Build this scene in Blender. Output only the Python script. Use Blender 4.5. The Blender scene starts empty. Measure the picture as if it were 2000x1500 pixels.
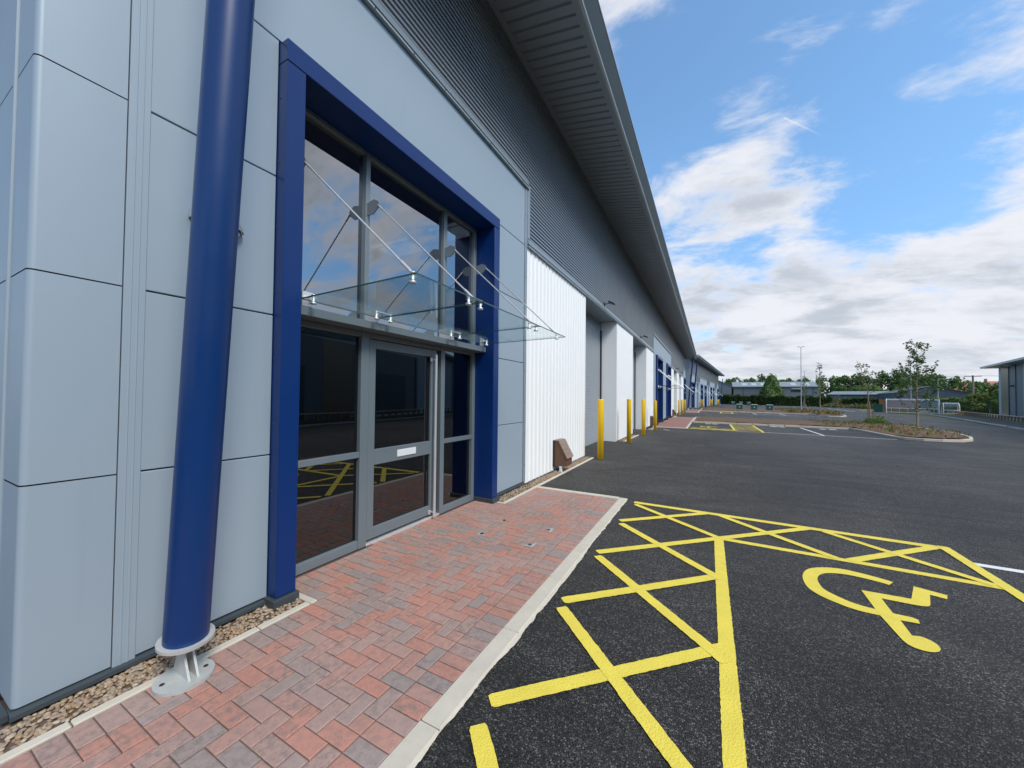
import bpy, math, random
from mathutils import Vector, Matrix
random.seed(7)
scn = bpy.context.scene
COL = scn.collection
PI = math.pi

# ---------------------------------------------------------------- helpers
def gz(x, y):
    """ground height: falls 1% away from the building and dips a little along it"""
    d = min(max((y - 14) / 12, 0), 1)
    d = d * d * (3 - 2 * d) * .13
    return -.0107 * min(max(x, -60), 60) - d

def tag(o, label=None, cat=None, group=None, kind=None):
    if label: o['label'] = label
    if cat: o['category'] = cat
    if group: o['group'] = group
    if kind: o['kind'] = kind
    return o

def empty(name, loc=(0, 0, 0), rz=0, parent=None):
    o = bpy.data.objects.new(name, None)
    COL.objects.link(o)
    o.location = loc
    o.rotation_euler = (0, 0, rz)
    o.empty_display_size = .2
    if parent: o.parent = parent
    return o

def copy_tree(o, parent=None):
    c = o.copy()
    COL.objects.link(c)
    if parent: c.parent = parent
    for ch in list(o.children): copy_tree(ch, c)
    return c

class MB:
    def __init__(s): s.v = []; s.f = []; s.c = []; s.smooth = []
    def face(s, pts, col=None, sm=False):
        n = len(s.v); s.v += [tuple(p) for p in pts]
        s.f.append(tuple(range(n, n + len(pts)))); s.c.append(col); s.smooth.append(sm)
    def mesh(s, vs, fs, col=None, sm=False):
        n = len(s.v); s.v += [tuple(p) for p in vs]
        for f in fs: s.f.append(tuple(n + i for i in f)); s.c.append(col); s.smooth.append(sm)
    def box(s, x0, x1, y0, y1, z0, z1, col=None):
        v = [(x, y, z) for x in (x0, x1) for y in (y0, y1) for z in (z0, z1)]
        s.mesh(v, [(0, 1, 3, 2), (4, 6, 7, 5), (0, 4, 5, 1), (2, 3, 7, 6), (0, 2, 6, 4), (1, 5, 7, 3)], col)
    def bbox(s, x0, x1, y0, y1, z0, z1, b=.004, col=None):
        """box with chamfered edges"""
        if x1 < x0: x0, x1 = x1, x0
        if y1 < y0: y0, y1 = y1, y0
        if z1 < z0: z0, z1 = z1, z0
        b = min(b, (x1 - x0) * .3, (y1 - y0) * .3, (z1 - z0) * .3)
        X = (x0, x1); Y = (y0, y1); Z = (z0, z1); vs = []; idx = {}
        for i in (0, 1):
            for j in (0, 1):
                for k in (0, 1):
                    for a in range(3):
                        p = [X[i], Y[j], Z[k]]
                        sg = [(1, -1)[i], (1, -1)[j], (1, -1)[k]]
                        for q in range(3):
                            if q != a: p[q] += sg[q] * b
                        idx[(i, j, k, a)] = len(vs); vs.append(p)
        fs = []
        for a in range(3):
            for e in (0, 1):
                o = [q for q in range(3) if q != a]
                L = []
                for (m, n) in ((0, 0), (1, 0), (1, 1), (0, 1)):
                    t = [0, 0, 0]; t[a] = e; t[o[0]] = m; t[o[1]] = n
                    L.append(idx[(t[0], t[1], t[2], a)])
                fs.append(tuple(L) if (e == 1) == (a != 1) else tuple(reversed(L)))
        for a in range(3):          # edges along axis a
            o = [q for q in range(3) if q != a]
            for m in (0, 1):
                for n in (0, 1):
                    L = []
                    for (e, w) in ((0, o[0]), (1, o[0]), (1, o[1]), (0, o[1])):
                        t = [0, 0, 0]; t[a] = e; t[o[0]] = m; t[o[1]] = n
                        L.append(idx[(t[0], t[1], t[2], w)])
                    fs.append(tuple(L))
        for i in (0, 1):
            for j in (0, 1):
                for k in (0, 1): fs.append((idx[(i, j, k, 0)], idx[(i, j, k, 1)], idx[(i, j, k, 2)]))
        s.mesh(vs, fs, col)
    def extrude_y(s, prof, y0, y1, close=False, caps=False):
        """profile of (x,z) points pulled along y"""
        n = len(prof); v = [(p[0], y0, p[1]) for p in prof] + [(p[0], y1, p[1]) for p in prof]
        fs = [(i, i + 1, n + i + 1, n + i) for i in range(n - 1)]
        if close: fs.append((n - 1, 0, n, 2 * n - 1))
        if caps: fs += [tuple(range(n)), tuple(range(2 * n - 1, n - 1, -1))]
        s.mesh(v, fs)
    def tube(s, a, b, r0, r1=None, n=12, caps=True, sm=True, col=None):
        a = Vector(a); b = Vector(b); r1 = r0 if r1 is None else r1
        d = (b - a).normalized()
        u = d.orthogonal().normalized(); w = d.cross(u)
        vs = []
        for (c, r) in ((a, r0), (b, r1)):
            for i in range(n):
                t = 2 * PI * i / n
                vs.append(c + u * (math.cos(t) * r) + w * (math.sin(t) * r))
        s.mesh(vs, [(i, (i + 1) % n, n + (i + 1) % n, n + i) for i in range(n)], col, sm)
        if caps:
            s.mesh(vs[:n], [tuple(reversed(range(n)))], col); s.mesh(vs[n:], [tuple(range(n))], col)
    def path(s, pts, r, n=8, col=None):
        for i in range(len(pts) - 1):
            ra = r[i] if isinstance(r, (list, tuple)) else r
            rb = r[i + 1] if isinstance(r, (list, tuple)) else r
            s.tube(pts[i], pts[i + 1], ra, rb, n, True, True, col)
    def lathe(s, prof, c=(0, 0, 0), n=20, sm=True):
        """(r,z) profile round a vertical axis"""
        vs = []
        for (r, z) in prof:
            for i in range(n):
                t = 2 * PI * i / n
                vs.append((c[0] + r * math.cos(t), c[1] + r * math.sin(t), c[2] + z))
        fs = []
        for k in range(len(prof) - 1):
            for i in range(n):
                fs.append((k * n + i, k * n + (i + 1) % n, (k + 1) * n + (i + 1) % n, (k + 1) * n + i))
        s.mesh(vs, fs, None, sm)
        m = len(s.v) - len(vs)
        s.f.append(tuple(m + i for i in reversed(range(n)))); s.c.append(None); s.smooth.append(False)
        k = len(prof) - 1
        s.f.append(tuple(m + k * n + i for i in range(n))); s.c.append(None); s.smooth.append(False)
    def build_split(s, name, mat, parent=None):
        """every separate piece becomes an object of its own"""
        p = list(range(len(s.v)))
        def find(a):
            while p[a] != a: p[a] = p[p[a]]; a = p[a]
            return a
        for f in s.f:
            for q in f[1:]: p[find(q)] = find(f[0])
        parts = {}
        for i, f in enumerate(s.f): parts.setdefault(find(f[0]), []).append(i)
        out = []
        for k, fl in parts.items():
            b = MB(); m = {}
            for i in fl:
                for q in s.f[i]:
                    if q not in m: m[q] = len(b.v); b.v.append(s.v[q])
                b.f.append(tuple(m[q] for q in s.f[i])); b.c.append(s.c[i]); b.smooth.append(s.smooth[i])
            out.append(b.build(name, mat, parent))
        return out
    def build(s, name, mat, parent=None, loc=None):
        me = bpy.data.meshes.new(name)
        me.from_pydata(s.v, [], s.f)
        if any(s.smooth):
            for p, q in zip(me.polygons, s.smooth): p.use_smooth = q
        if any(c is not None for c in s.c):
            at = me.attributes.new('rnd', 'FLOAT_COLOR', 'FACE')
            buf = []
            for c in s.c:
                c = c if c is not None else (.5, .5, .5)
                buf += [c[0], c[1], c[2], 1]
            at.data.foreach_set('color', buf)
        me.materials.append(mat)
        o = bpy.data.objects.new(name, me)
        COL.objects.link(o)
        if parent: o.parent = parent
        if loc: o.location = loc
        return o

# ---------------------------------------------------------------- materials
class NT:
    def __init__(s, name, tree=None):
        if tree is None:
            s.m = bpy.data.materials.new(name); s.m.use_nodes = True
            s.t = s.m.node_tree
        else: s.t = tree
        s.t.nodes.clear()
    def n(s, typ, **kw):
        nd = s.t.nodes.new(typ)
        ins = kw.pop('ins', {})
        for k, v in kw.items(): setattr(nd, k, v)
        for k, v in ins.items(): s.set(nd, k, v)
        return nd
    def set(s, nd, k, v):
        i = nd.inputs[k]
        if isinstance(v, bpy.types.NodeSocket): s.t.links.new(v, i)
        elif isinstance(v, bpy.types.Node): s.t.links.new(v.outputs[0], i)
        elif isinstance(v, (tuple, list)) and len(v) == 3 and i.type == 'RGBA': i.default_value = (*v, 1)
        else: i.default_value = v
    def math(s, op, a, b=0.0, c=0.0, clamp=False):
        nd = s.n('ShaderNodeMath', operation=op, use_clamp=clamp)
        s.set(nd, 0, a); s.set(nd, 1, b)
        if len(nd.inputs) > 2: s.set(nd, 2, c)
        return nd.outputs[0]
    def mix(s, f, a, b, blend='MIX'):
        nd = s.n('ShaderNodeMix', data_type='RGBA', blend_type=blend)
        s.set(nd, 0, f); s.set(nd, 6, a); s.set(nd, 7, b)
        return nd.outputs[2]
    def ramp(s, f, stops, interp='LINEAR'):
        nd = s.n('ShaderNodeValToRGB')
        cr = nd.color_ramp; cr.interpolation = interp
        while len(cr.elements) < len(stops): cr.elements.new(.5)
        for e, (p, c) in zip(cr.elements, stops):
            e.position = p; e.color = (*c, 1) if isinstance(c, (tuple, list)) else (c, c, c, 1)
        s.set(nd, 0, f)
        return nd.outputs[0]
    def noise(s, scale, vec=None, detail=4, rough=.55, dist=0.0):
        nd = s.n('ShaderNodeTexNoise', ins={'Scale': scale, 'Detail': detail, 'Roughness': rough, 'Distortion': dist})
        if vec is not None: s.set(nd, 'Vector', vec)
        return nd.outputs[0]
    def smooth(s, v, a, b, lo=0.0, hi=1.0):
        nd = s.n('ShaderNodeMapRange', interpolation_type='SMOOTHSTEP')
        s.set(nd, 0, v); s.set(nd, 1, a); s.set(nd, 2, b); s.set(nd, 3, lo); s.set(nd, 4, hi)
        return nd.outputs[0]
    def obj(s): return s.n('ShaderNodeTexCoord').outputs['Object']
    def scaled(s, vec, sc):
        return s.n('ShaderNodeMapping', ins={'Vector': vec, 'Scale': sc}).outputs[0]
    def bump(s, h, strength=.3, dist=.01):
        return s.n('ShaderNodeBump', ins={'Height': h, 'Strength': strength, 'Distance': dist}).outputs[0]
    def pbr(s, **kw):
        p = s.n('ShaderNodeBsdfPrincipled')
        nm = {'col': 'Base Color', 'rough': 'Roughness', 'metal': 'Metallic', 'normal': 'Normal', 'spec': 'Specular IOR Level',
              'coat': 'Coat Weight', 'coatr': 'Coat Roughness', 'emit': 'Emission Color', 'estr': 'Emission Strength'}
        for k, v in kw.items(): s.set(p, nm[k], v)
        return p.outputs[0]
    def out(s, sh):
        o = s.n('ShaderNodeOutputMaterial'); s.set(o, 0, sh)
        return s.m

def paint(name, col, rough=.45, metal=0.0, var=.12, scale=1.5, grime=.0, bumpy=0.0, spec=.5):
    t = NT(name); v = t.obj()
    a = t.noise(scale, v, 5, .6)
    f = t.math('MULTIPLY_ADD', a, 2 * var, 1 - var)
    c = t.mix(1.0, col, t.n('ShaderNodeCombineColor', ins={0: f, 1: f, 2: f}), 'MULTIPLY')
    if grime:
        g = t.smooth(t.noise(scale * 5, t.scaled(v, (1, 1, .25)), 6, .7), .52, .75)
        c = t.mix(t.math('MULTIPLY', g, grime), c, tuple(x * .45 + .03 for x in col))
    r = t.math('MULTIPLY_ADD', t.noise(scale * 3, v, 3), .2, rough - .1)
    kw = dict(col=c, rough=r, metal=metal, spec=spec)
    if bumpy: kw['normal'] = t.bump(t.noise(90, v, 3), bumpy, .003)
    return t.out(t.pbr(**kw))

M = {}
def m_panel():
    t = NT('silver_panel'); v = t.obj()
    f = t.math('MULTIPLY_ADD', t.noise(.5, v, 5, .6), .08, .96)
    c = t.mix(1.0, (.305, .378, .442), t.n('ShaderNodeCombineColor', ins={0: f, 1: f, 2: f}), 'MULTIPLY')
    g = t.smooth(t.noise(3, t.scaled(v, (1, 2.2, .12)), 6, .7), .55, .8)
    c = t.mix(t.math('MULTIPLY', g, .14), c, (.2, .215, .22))
    sp = t.smooth(t.noise(60, v, 3, .6), .72, .8)
    c = t.mix(t.math('MULTIPLY', sp, .2), c, (.2, .2, .19))
    r = t.math('MULTIPLY_ADD', t.noise(2.2, v, 4), .16, .45)
    return t.out(t.pbr(col=c, rough=r, metal=.15, normal=t.bump(t.noise(1.5, t.scaled(v, (1, 1, .7)), 2), .10, .03)))
M['panel'] = m_panel()
M['trim'] = paint('light_trim', (.24, .29, .335), .42, .2, .06, 1)
M['clad'] = paint('grey_profiled_sheet', (.25, .285, .315), .33, .4, .05, .4)
M['white'] = paint('white_profiled_sheet', (.82, .83, .825), .45, 0, .03, .7, grime=.05)
M['soffit'] = paint('soffit_sheet', (.27, .315, .35), .5, .1, .06, .6)
M['gutter'] = paint('gutter_steel', (.30, .36, .39), .38, .2, .06, .6)
M['gutter_edge'] = paint('gutter_bright', (.5, .54, .55), .35, .4, .05, 1)
M['plinth'] = paint('dark_plinth', (.045, .058, .068), .5, .1, .15, 3, grime=.2)
M['iron'] = paint('cast_iron', (.055, .052, .05), .9, 0, .15, 8, spec=.15)
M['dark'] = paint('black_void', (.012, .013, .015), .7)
M['blue'] = paint('blue_surround', (.0008, .025, .135), .36, .0, .05, .6, grime=.1, spec=.38)
M['column'] = paint('blue_column_paint', (.0005, .029, .135), .36, .0, .08, 1.2, grime=.14, spec=.45)
M['frame'] = paint('grey_window_frame', (.17, .205, .23), .4, .2, .05, 2)
M['shutter'] = paint('roller_shutter_grey', (.33, .36, .39), .45, .2, .05, 1)
M['steel'] = paint('brushed_steel', (.72, .73, .73), .36, .6, .08, 8)
M['galv'] = paint('galvanised_steel', (.52, .53, .51), .5, .35, .22, 14, grime=.35)
M['yellow'] = paint('bollard_yellow', (.86, .51, .008), .4, 0, .08, 4, grime=.12)
M['brown'] = paint('brown_plastic', (.13, .062, .034), .5, 0, .1, 5)
M['brown_lid'] = paint('brown_lid', (.24, .165, .125), .5, 0, .1, 5)
M['black'] = paint('black_plastic', (.02, .021, .023), .45)
M['whiteplastic'] = paint('white_plastic', (.75, .76, .77), .4)
M['concrete'] = paint('kerb_concrete', (.52, .475, .39), .85, 0, .16, 6, grime=.25, bumpy=.3)
M['greenbin'] = paint('dark_green_box', (.01, .08, .058), .45, 0, .1, 2)
M['bintop'] = paint('pale_box_lid', (.5, .53, .51), .4)
M['greyshed'] = paint('grey_shed_wall', (.135, .16, .175), .55, .1, .06, .4)
M['darkshed'] = paint('slate_shed_wall', (.07, .085, .105), .55, .1, .06, .3)
M['shedroof'] = paint('pale_shed_roof', (.21, .235, .25), .55, .0, .1, .3)
M['rooftile'] = paint('red_roof_tile', (.42, .17, .11), .8, 0, .12, 1)
M['brick'] = paint('house_brick', (.3, .16, .11), .85, 0, .12, 1)
M['bark'] = paint('tree_bark', (.13, .1, .075), .85, 0, .25, 12)
M['youngbark'] = paint('young_bark', (.26, .2, .14), .8, 0, .2, 12)
M['stake'] = paint('timber_stake', (.42, .3, .18), .8, 0, .2, 10)
M['timber'] = paint('timber_rail', (.3, .2, .13), .8, 0, .2, 8)
M['timberlight'] = paint('timber_rail_top', (.58, .46, .34), .8, 0, .15, 8)
M['orangewood'] = paint('cedar_fence', (.3, .14, .055), .75, 0, .2, 6)
M['postgalv'] = paint('lamp_post_grey', (.42, .44, .45), .45, .4, .08, 2)
M['meshgreen'] = paint('fence_green', (.01, .05, .035), .5)
M['pole'] = paint('old_pole', (.2, .165, .14), .85)
M['ridgegrey'] = paint('bronze_panel', (.2, .165, .12), .35, .3, .08, .6)
M['interior'] = paint('interior_wall', (.3, .3, .3), .8)
M['clearroof'] = None

def m_glass(name, tcol, base, k, ior=1.5, rough=0.0):
    t = NT(name)
    ge = t.n('ShaderNodeNewGeometry')
    cs = t.math('ABSOLUTE', t.n('ShaderNodeVectorMath', operation='DOT_PRODUCT', ins={0: ge.outputs['Normal'], 1: ge.outputs['Incoming']}).outputs['Value'])
    fr = t.math('POWER', t.math('SUBTRACT', 1.0, cs, clamp=True), 5.0)
    f = t.math('MULTIPLY_ADD', fr, k, base, clamp=True)
    tr = t.n('ShaderNodeBsdfTransparent', ins={'Color': tcol}).outputs[0]
    gl = t.n('ShaderNodeBsdfGlossy', ins={'Color': (.95, .97, 1.0), 'Roughness': rough}).outputs[0]
    mx = t.n('ShaderNodeMixShader', ins={0: f, 1: tr, 2: gl}).outputs[0]
    return t.out(mx)
M['glass'] = m_glass('tinted_glazing', (.15, .165, .18), .33, .65)
M['glasslow'] = m_glass('dimmed_reflection_glazing', (.13, .14, .15), .125, .75)  # same glazing, reflection turned down so lower panes and door look darker
M['clear'] = m_glass('clear_canopy_glass', (.93, .97, .965), .03, .8)
M['poly'] = m_glass('polycarbonate', (.72, .74, .76), .12, .8, rough=.3)
M['edgeglass'] = paint('glass_edge', (.02, .06, .06), .2)

def m_lamp(name, col, s):
    t = NT(name)
    return t.out(t.n('ShaderNodeEmission', ins={'Color': col, 'Strength': s}).outputs[0])
M['lamp'] = m_lamp('lit_ceiling_panel', (.85, .95, 1.0), 2.4)

def m_asphalt():
    t = NT('asphalt'); v = t.obj()
    vo = t.n('ShaderNodeTexVoronoi', feature='F1', ins={'Vector': v, 'Scale': 108.0, 'Randomness': 1.0})
    cell = vo.outputs['Color']; dist = vo.outputs['Distance']
    sep = t.n('ShaderNodeSeparateColor', ins={0: cell}).outputs[0]
    stone = t.ramp(sep, [(0, (.0085, .0079, .0072)), (.45, (.026, .0242, .0222)), (.80, (.068, .063, .0565)), (1, (.19, .175, .152))])
    gap = t.smooth(dist, .35, .75)
    c = t.mix(t.math('MULTIPLY', gap, .7), stone, (.006, .0058, .0058))
    big = t.noise(.22, t.scaled(v, (1, .55, 1)), 6, .62, .6)
    strk = t.noise(1.1, t.scaled(v, (.35, 2.2, 1)), 6, .65, .4)
    f = t.math('ADD', t.math('MULTIPLY', t.smooth(big, .3, .72), .55), t.math('MULTIPLY', t.smooth(strk, .35, .75), .35))
    f = t.math('MULTIPLY_ADD', f, 1.9, .62)
    c = t.mix(1.0, c, t.n('ShaderNodeCombineColor', ins={0: f, 1: f, 2: f}), 'MULTIPLY')
    dust = t.smooth(t.noise(.42, v, 8, .72, 1.2), .5, .72)
    c = t.mix(t.math('MULTIPLY', dust, .42), c, (.12, .104, .088))
    wv = t.n('ShaderNodeTexWave', wave_type='RINGS', rings_direction='Z', ins={'Vector': t.n('ShaderNodeMapping', ins={'Vector': v, 'Location': (-14, 6, 0)}), 'Scale': .23, 'Distortion': 3.5, 'Detail': 3, 'Detail Scale': .8}).outputs[1]
    tyre = t.math('MULTIPLY', t.smooth(wv, .86, 1.0), t.smooth(t.noise(.16, v, 4), .48, .62))
    c = t.mix(t.math('MULTIPLY', tyre, .5), c, (.02, .02, .021))
    oil = t.smooth(t.noise(1.7, v, 2, .4, .2), .74, .80)
    c = t.mix(t.math('MULTIPLY', oil, .6), c, (.015, .015, .016))
    h = t.math('ADD', t.math('MULTIPLY', dist, -1.0), t.math('MULTIPLY', t.noise(260, v, 3), .5))
    return t.out(t.pbr(col=c, rough=.66, spec=.42, normal=t.bump(h, 1.0, .012)))
M['asphalt'] = m_asphalt()

def m_road_paint(name, col, wear=.25):
    t = NT(name); v = t.obj()
    vo = t.n('ShaderNodeTexVoronoi', feature='F1', ins={'Vector': v, 'Scale': 95.0})
    f = t.math('MULTIPLY_ADD', t.noise(7, v, 5), .3, .86)
    c = t.mix(1.0, col, t.n('ShaderNodeCombineColor', ins={0: f, 1: f, 2: f}), 'MULTIPLY')
    sp = t.smooth(t.noise(55, v, 4, .7), .60, .72)
    sp = t.math('MULTIPLY', sp, t.smooth(t.noise(2.2, v, 3), .42, .65))
    c = t.mix(t.math('MULTIPLY', sp, wear * 3), c, (.05, .05, .045))
    h = t.math('MULTIPLY', vo.outputs['Distance'], -1.0)
    return t.out(t.pbr(col=c, rough=.65, spec=.3, normal=t.bump(h, .35, .008)))
M['ypaint'] = m_road_paint('yellow_road_paint', (.72, .58, .08))
M['wpaint'] = m_road_paint('white_road_paint', (.72, .72, .7))

def m_pavers():
    t = NT('block_paver'); v = t.obj()
    a = t.n('ShaderNodeAttribute', attribute_name='rnd').outputs['Color']
    sp = t.n('ShaderNodeSeparateColor', ins={0: a})
    base = t.ramp(sp.outputs[0], [(0, (.47, .195, .135)), (.22, (.44, .195, .142)), (.40, (.42, .225, .18)), (.56, (.37, .235, .195)),
                                  (.70, (.33, .245, .215)), (.84, (.285, .24, .22)), (1, (.255, .23, .22))])
    base = t.mix(.27, base, (.37, .235, .195))
    n1 = t.noise(22, v, 6, .72)
    dk = t.math('MULTIPLY', t.smooth(n1, .40, .66), t.math('MULTIPLY_ADD', sp.outputs[1], .55, .25))
    c = t.mix(dk, base, (.175, .145, .135))
    lt = t.math('MULTIPLY', t.smooth(t.noise(120, v, 4, .7), .55, .75), .45)
    c = t.mix(lt, c, (.5, .36, .31))
    sp2 = t.math('MULTIPLY', t.smooth(t.noise(95, t.scaled(v, (1.1, .9, 1)), 4, .7), .56, .70), .5)
    c = t.mix(sp2, c, (.13, .1, .09))
    big = t.math('MULTIPLY_ADD', t.noise(1.3, v, 4), .4, .82)
    c = t.mix(1.0, c, t.n('ShaderNodeCombineColor', ins={0: big, 1: big, 2: big}), 'MULTIPLY')
    h = t.math('ADD', t.noise(170, v, 4), t.math('MULTIPLY', n1, .8))
    return t.out(t.pbr(col=c, rough=.85, spec=.3, normal=t.bump(h, .45, .004)))
M['paver'] = m_pavers()
M['joint'] = paint('jointing_sand', (.115, .078, .06), .95, 0, .25, 40)

def m_farpaver():
    t = NT('distant_block_paving'); v = t.obj()
    b = t.n('ShaderNodeTexBrick', ins={'Vector': v, 'Color1': (.33, .15, .115), 'Color2': (.25, .15, .13), 'Mortar': (.15, .1, .08), 'Scale': 1.0,
                                       'Mortar Size': .006, 'Brick Width': .21, 'Row Height': .104})
    return t.out(t.pbr(col=b.outputs[0], rough=.85))
M['farpaver'] = m_farpaver()

def m_gravel():
    t = NT('river_gravel')
    r = t.n('ShaderNodeAttribute', attribute_name='rnd').outputs['Color']
    sp = t.n('ShaderNodeSeparateColor', ins={0: r}).outputs[0]
    c = t.ramp(sp, [(0, (.26, .17, .095)), (.3, (.36, .26, .165)), (.55, (.29, .225, .17)), (.75, (.43, .35, .26)), (.9, (.18, .145, .12)), (1, (.32, .18, .1))])
    v = t.obj()
    f = t.math('MULTIPLY_ADD', t.noise(60, v, 4), .5, .75)
    c = t.mix(1.0, c, t.n('ShaderNodeCombineColor', ins={0: f, 1: f, 2: f}), 'MULTIPLY')
    return t.out(t.pbr(col=c, rough=.6, spec=.4))
M['gravel'] = m_gravel()
M['gravelbase'] = paint('gravel_bed', (.2, .15, .1), .95, 0, .4, 40)

def m_ground():
    t = NT('rough_grass_ground'); v = t.obj()
    n = t.noise(.35, v, 7, .65)
    c = t.ramp(n, [(.3, (.045, .065, .02)), (.5, (.075, .095, .03)), (.7, (.13, .12, .06))])
    return t.out(t.pbr(col=c, rough=.95))
M['ground'] = m_ground()
M['sandground'] = paint('pale_hardstanding', (.5, .45, .38), .95, 0, .12, .4)

def m_soil():
    t = NT('bark_mulch_soil'); v = t.obj()
    n = t.noise(9, v, 7, .75)
    c = t.ramp(n, [(.3, (.05, .03, .02)), (.5, (.12, .07, .042)), (.62, (.2, .125, .07)), (.75, (.13, .08, .05))])
    return t.out(t.pbr(col=c, rough=.95, normal=t.bump(n, .8, .05)))
M['soil'] = m_soil()

def m_leaf(name, dark, light, trans=.35):
    t = NT(name)
    r = t.n('ShaderNodeAttribute', attribute_name='rnd').outputs['Color']
    sp = t.n('ShaderNodeSeparateColor', ins={0: r}).outputs[0]
    c = t.mix(sp, dark, light)
    p = t.pbr(col=c, rough=.55, spec=.3)
    tr = t.n('ShaderNodeBsdfTranslucent', ins={'Color': c}).outputs[0]
    return t.out(t.n('ShaderNodeMixShader', ins={0: trans, 1: p, 2: tr}).outputs[0])
M['leafdark'] = m_leaf('deep_green_leaf', (.05, .11, .032), (.15, .235, .068))
M['leafmid'] = m_leaf('green_leaf', (.07, .14, .035), (.19, .28, .07))
M['leaflime'] = m_leaf('fresh_green_leaf', (.08, .13, .03), (.19, .24, .06))
M['leafyoung'] = m_leaf('young_tree_leaf', (.055, .105, .03), (.14, .21, .065))
M['hedge'] = m_leaf('hedge_leaf', (.026, .056, .018), (.095, .14, .04))
M['scrub'] = m_leaf('scrub_leaf', (.07, .09, .03), (.2, .2, .08))
M['mulchplant'] = m_leaf('groundcover_leaf', (.12, .1, .03), (.3, .22, .06))

# ---------------------------------------------------------------- ground, roads, paving
def sheet(name, xs, ys, dz, mat, zf=gz):
    b = MB(); vs = [(x, y, zf(x, y) + dz) for y in ys for x in xs]; n = len(xs)
    b.mesh(vs, [(j * n + i, j * n + i + 1, (j + 1) * n + i + 1, (j + 1) * n + i) for j in range(len(ys) - 1) for i in range(n - 1)])
    return b.build(name, mat)

def poly_sheet(b, pts, dz):
    b.face([(x, y, gz(x, y) + dz) for x, y in pts])

def dense(b, x0, x1, y0, y1, dz, step=2.0):
    """rectangular painted strip that follows the ground"""
    ny = max(1, int(abs(y1 - y0) / step)); nx = max(1, int(abs(x1 - x0) / 8))
    for j in range(ny):
        ya = y0 + (y1 - y0) * j / ny; yb = y0 + (y1 - y0) * (j + 1) / ny
        for i in range(nx):
            xa = x0 + (x1 - x0) * i / nx; xb = x0 + (x1 - x0) * (i + 1) / nx
            poly_sheet(b, [(xa, ya), (xb, ya), (xb, yb), (xa, yb)], dz)

YS = [-900, -300, -100, -60, -30, -10, 0, 7, 14] + [14 + i for i in range(1, 13)] + [30, 40, 50, 60, 80, 100, 120, 160, 240, 500, 1500]
tag(sheet('ground', [-900, -300, -100, -60, -30, 0, 30, 60, 100, 200, 400, 900, 1500], YS, -.06, M['ground']), kind='structure')

# car park: one asphalt sheet, its far corners following the road that runs off at 14 degrees
ap = MB()
ya = [-70, -40, -20, -8, 0, 7, 14] + [15 + i for i in range(12)] + [30, 36, 42, 50, 60, 70, 80, 90, 100, 110, 120, 130, 140, 147]
def road_x(y):      # near edge of the right-hand road kerb
    if y < 76: return 24.1 + (y - 42.7) * .2
    return 30.8
rows = []
for y in ya:
    xr = road_x(y) if y < 76 else (28.6 if y < 90 else 27.5 + (y - 88) * .25)
    rows.append([(x0, y) for x0 in (-25, -8, -2, 0, 2, 6, 12, 18, min(24, xr - .5), xr)])
n = len(rows[0]); vs = [(x, y, gz(x, y)) for r in rows for x, y in r]
ap.mesh(vs, [(j * n + i, j * n + i + 1, (j + 1) * n + i + 1, (j + 1) * n + i) for j in range(len(rows) - 1) for i in range(n - 1)])
tag(ap.build('car_park_asphalt', M['asphalt']), kind='structure')

# ---- herringbone block paving in front of the near entrance
P = .104
pv = MB(); rnd = random.Random(3)
def brick(x0, x1, y0, y1):
    g = .0028; x0 += g; x1 -= g; y0 += g; y1 -= g
    zc = gz((x0 + x1) / 2, (y0 + y1) / 2) + .013 + rnd.uniform(-.0012, .0012)
    tx = rnd.uniform(-.006, .006); ty = rnd.uniform(-.006, .006); ch = .006
    xc = (x0 + x1) / 2; yc = (y0 + y1) / 2
    r = rnd.random(); col = (r * .6 if rnd.random() < .56 else .5 + r * .5, rnd.random(), rnd.random())
    zt = lambda x, y: zc + (x - xc) * tx + (y - yc) * ty
    o = [(x0, y0), (x1, y0), (x1, y1), (x0, y1)]
    i = [(x0 + ch, y0 + ch), (x1 - ch, y0 + ch), (x1 - ch, y1 - ch), (x0 + ch, y1 - ch)]
    v = [(x, y, zt(x, y)) for x, y in i] + [(x, y, zt(x, y) - .003) for x, y in o] + [(x, y, zc - .03) for x, y in o]
    pv.mesh(v, [(0, 1, 2, 3)] + [(k, 4 + k, 4 + (k + 1) % 4, (k + 1) % 4) for k in range(4)] + [(4 + k, 8 + k, 8 + (k + 1) % 4, 4 + (k + 1) % 4) for k in range(4)], col)
HX0, HY0, HY1 = .506, -3.0, 6.53
KX = 1.84          # inner edge of the road kerb
NX = 11
pw = (KX - .208 - HX0) / NX
NY = int(round((HY1 - HY0) / P)); ph = (HY1 - HY0) / NY
for j in range(NY):
    for i in range(NX):
        k = (i - j) % 4
        X0 = HX0 + i * pw; Y0 = HY0 + j * ph
        if k == 0: brick(X0, X0 + (2 if i + 1 < NX else 1) * pw, Y0, Y0 + ph)
        elif k == 1 and i == 0: brick(X0, X0 + pw, Y0, Y0 + ph)
        elif k == 3: brick(X0, X0 + pw, Y0, Y0 + (2 if j + 1 < NY else 1) * ph)
        elif k == 2 and j == 0: brick(X0, X0 + pw, Y0, Y0 + ph)
    brick(KX - .208, KX, HY0 + j * ph, HY0 + (j + 1) * ph)          # soldier course at the kerb
    brick(.30, HX0, HY0 + j * ph, HY0 + (j + 1) * ph)             # soldier course at the wall
yy = 2.03                                                          # door recess
while yy < 5.27:
    y2 = min(yy + P, 5.27)
    brick(.094, .30, yy, y2); brick(-.11, .094, yy, y2)
    if yy < 2.98 or yy > 4.15: brick(-.215, -.11, yy, y2)
    else: brick(-.275, -.11, yy, y2)
    yy = y2
tag(pv.build('block_paving', M['paver']), kind='structure')
jb = MB(); dense(jb, -.3, 1.84, -3, 6.53, .004)
tag(jb.build('paving_joint_bed', M['joint']), kind='structure')

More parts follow.
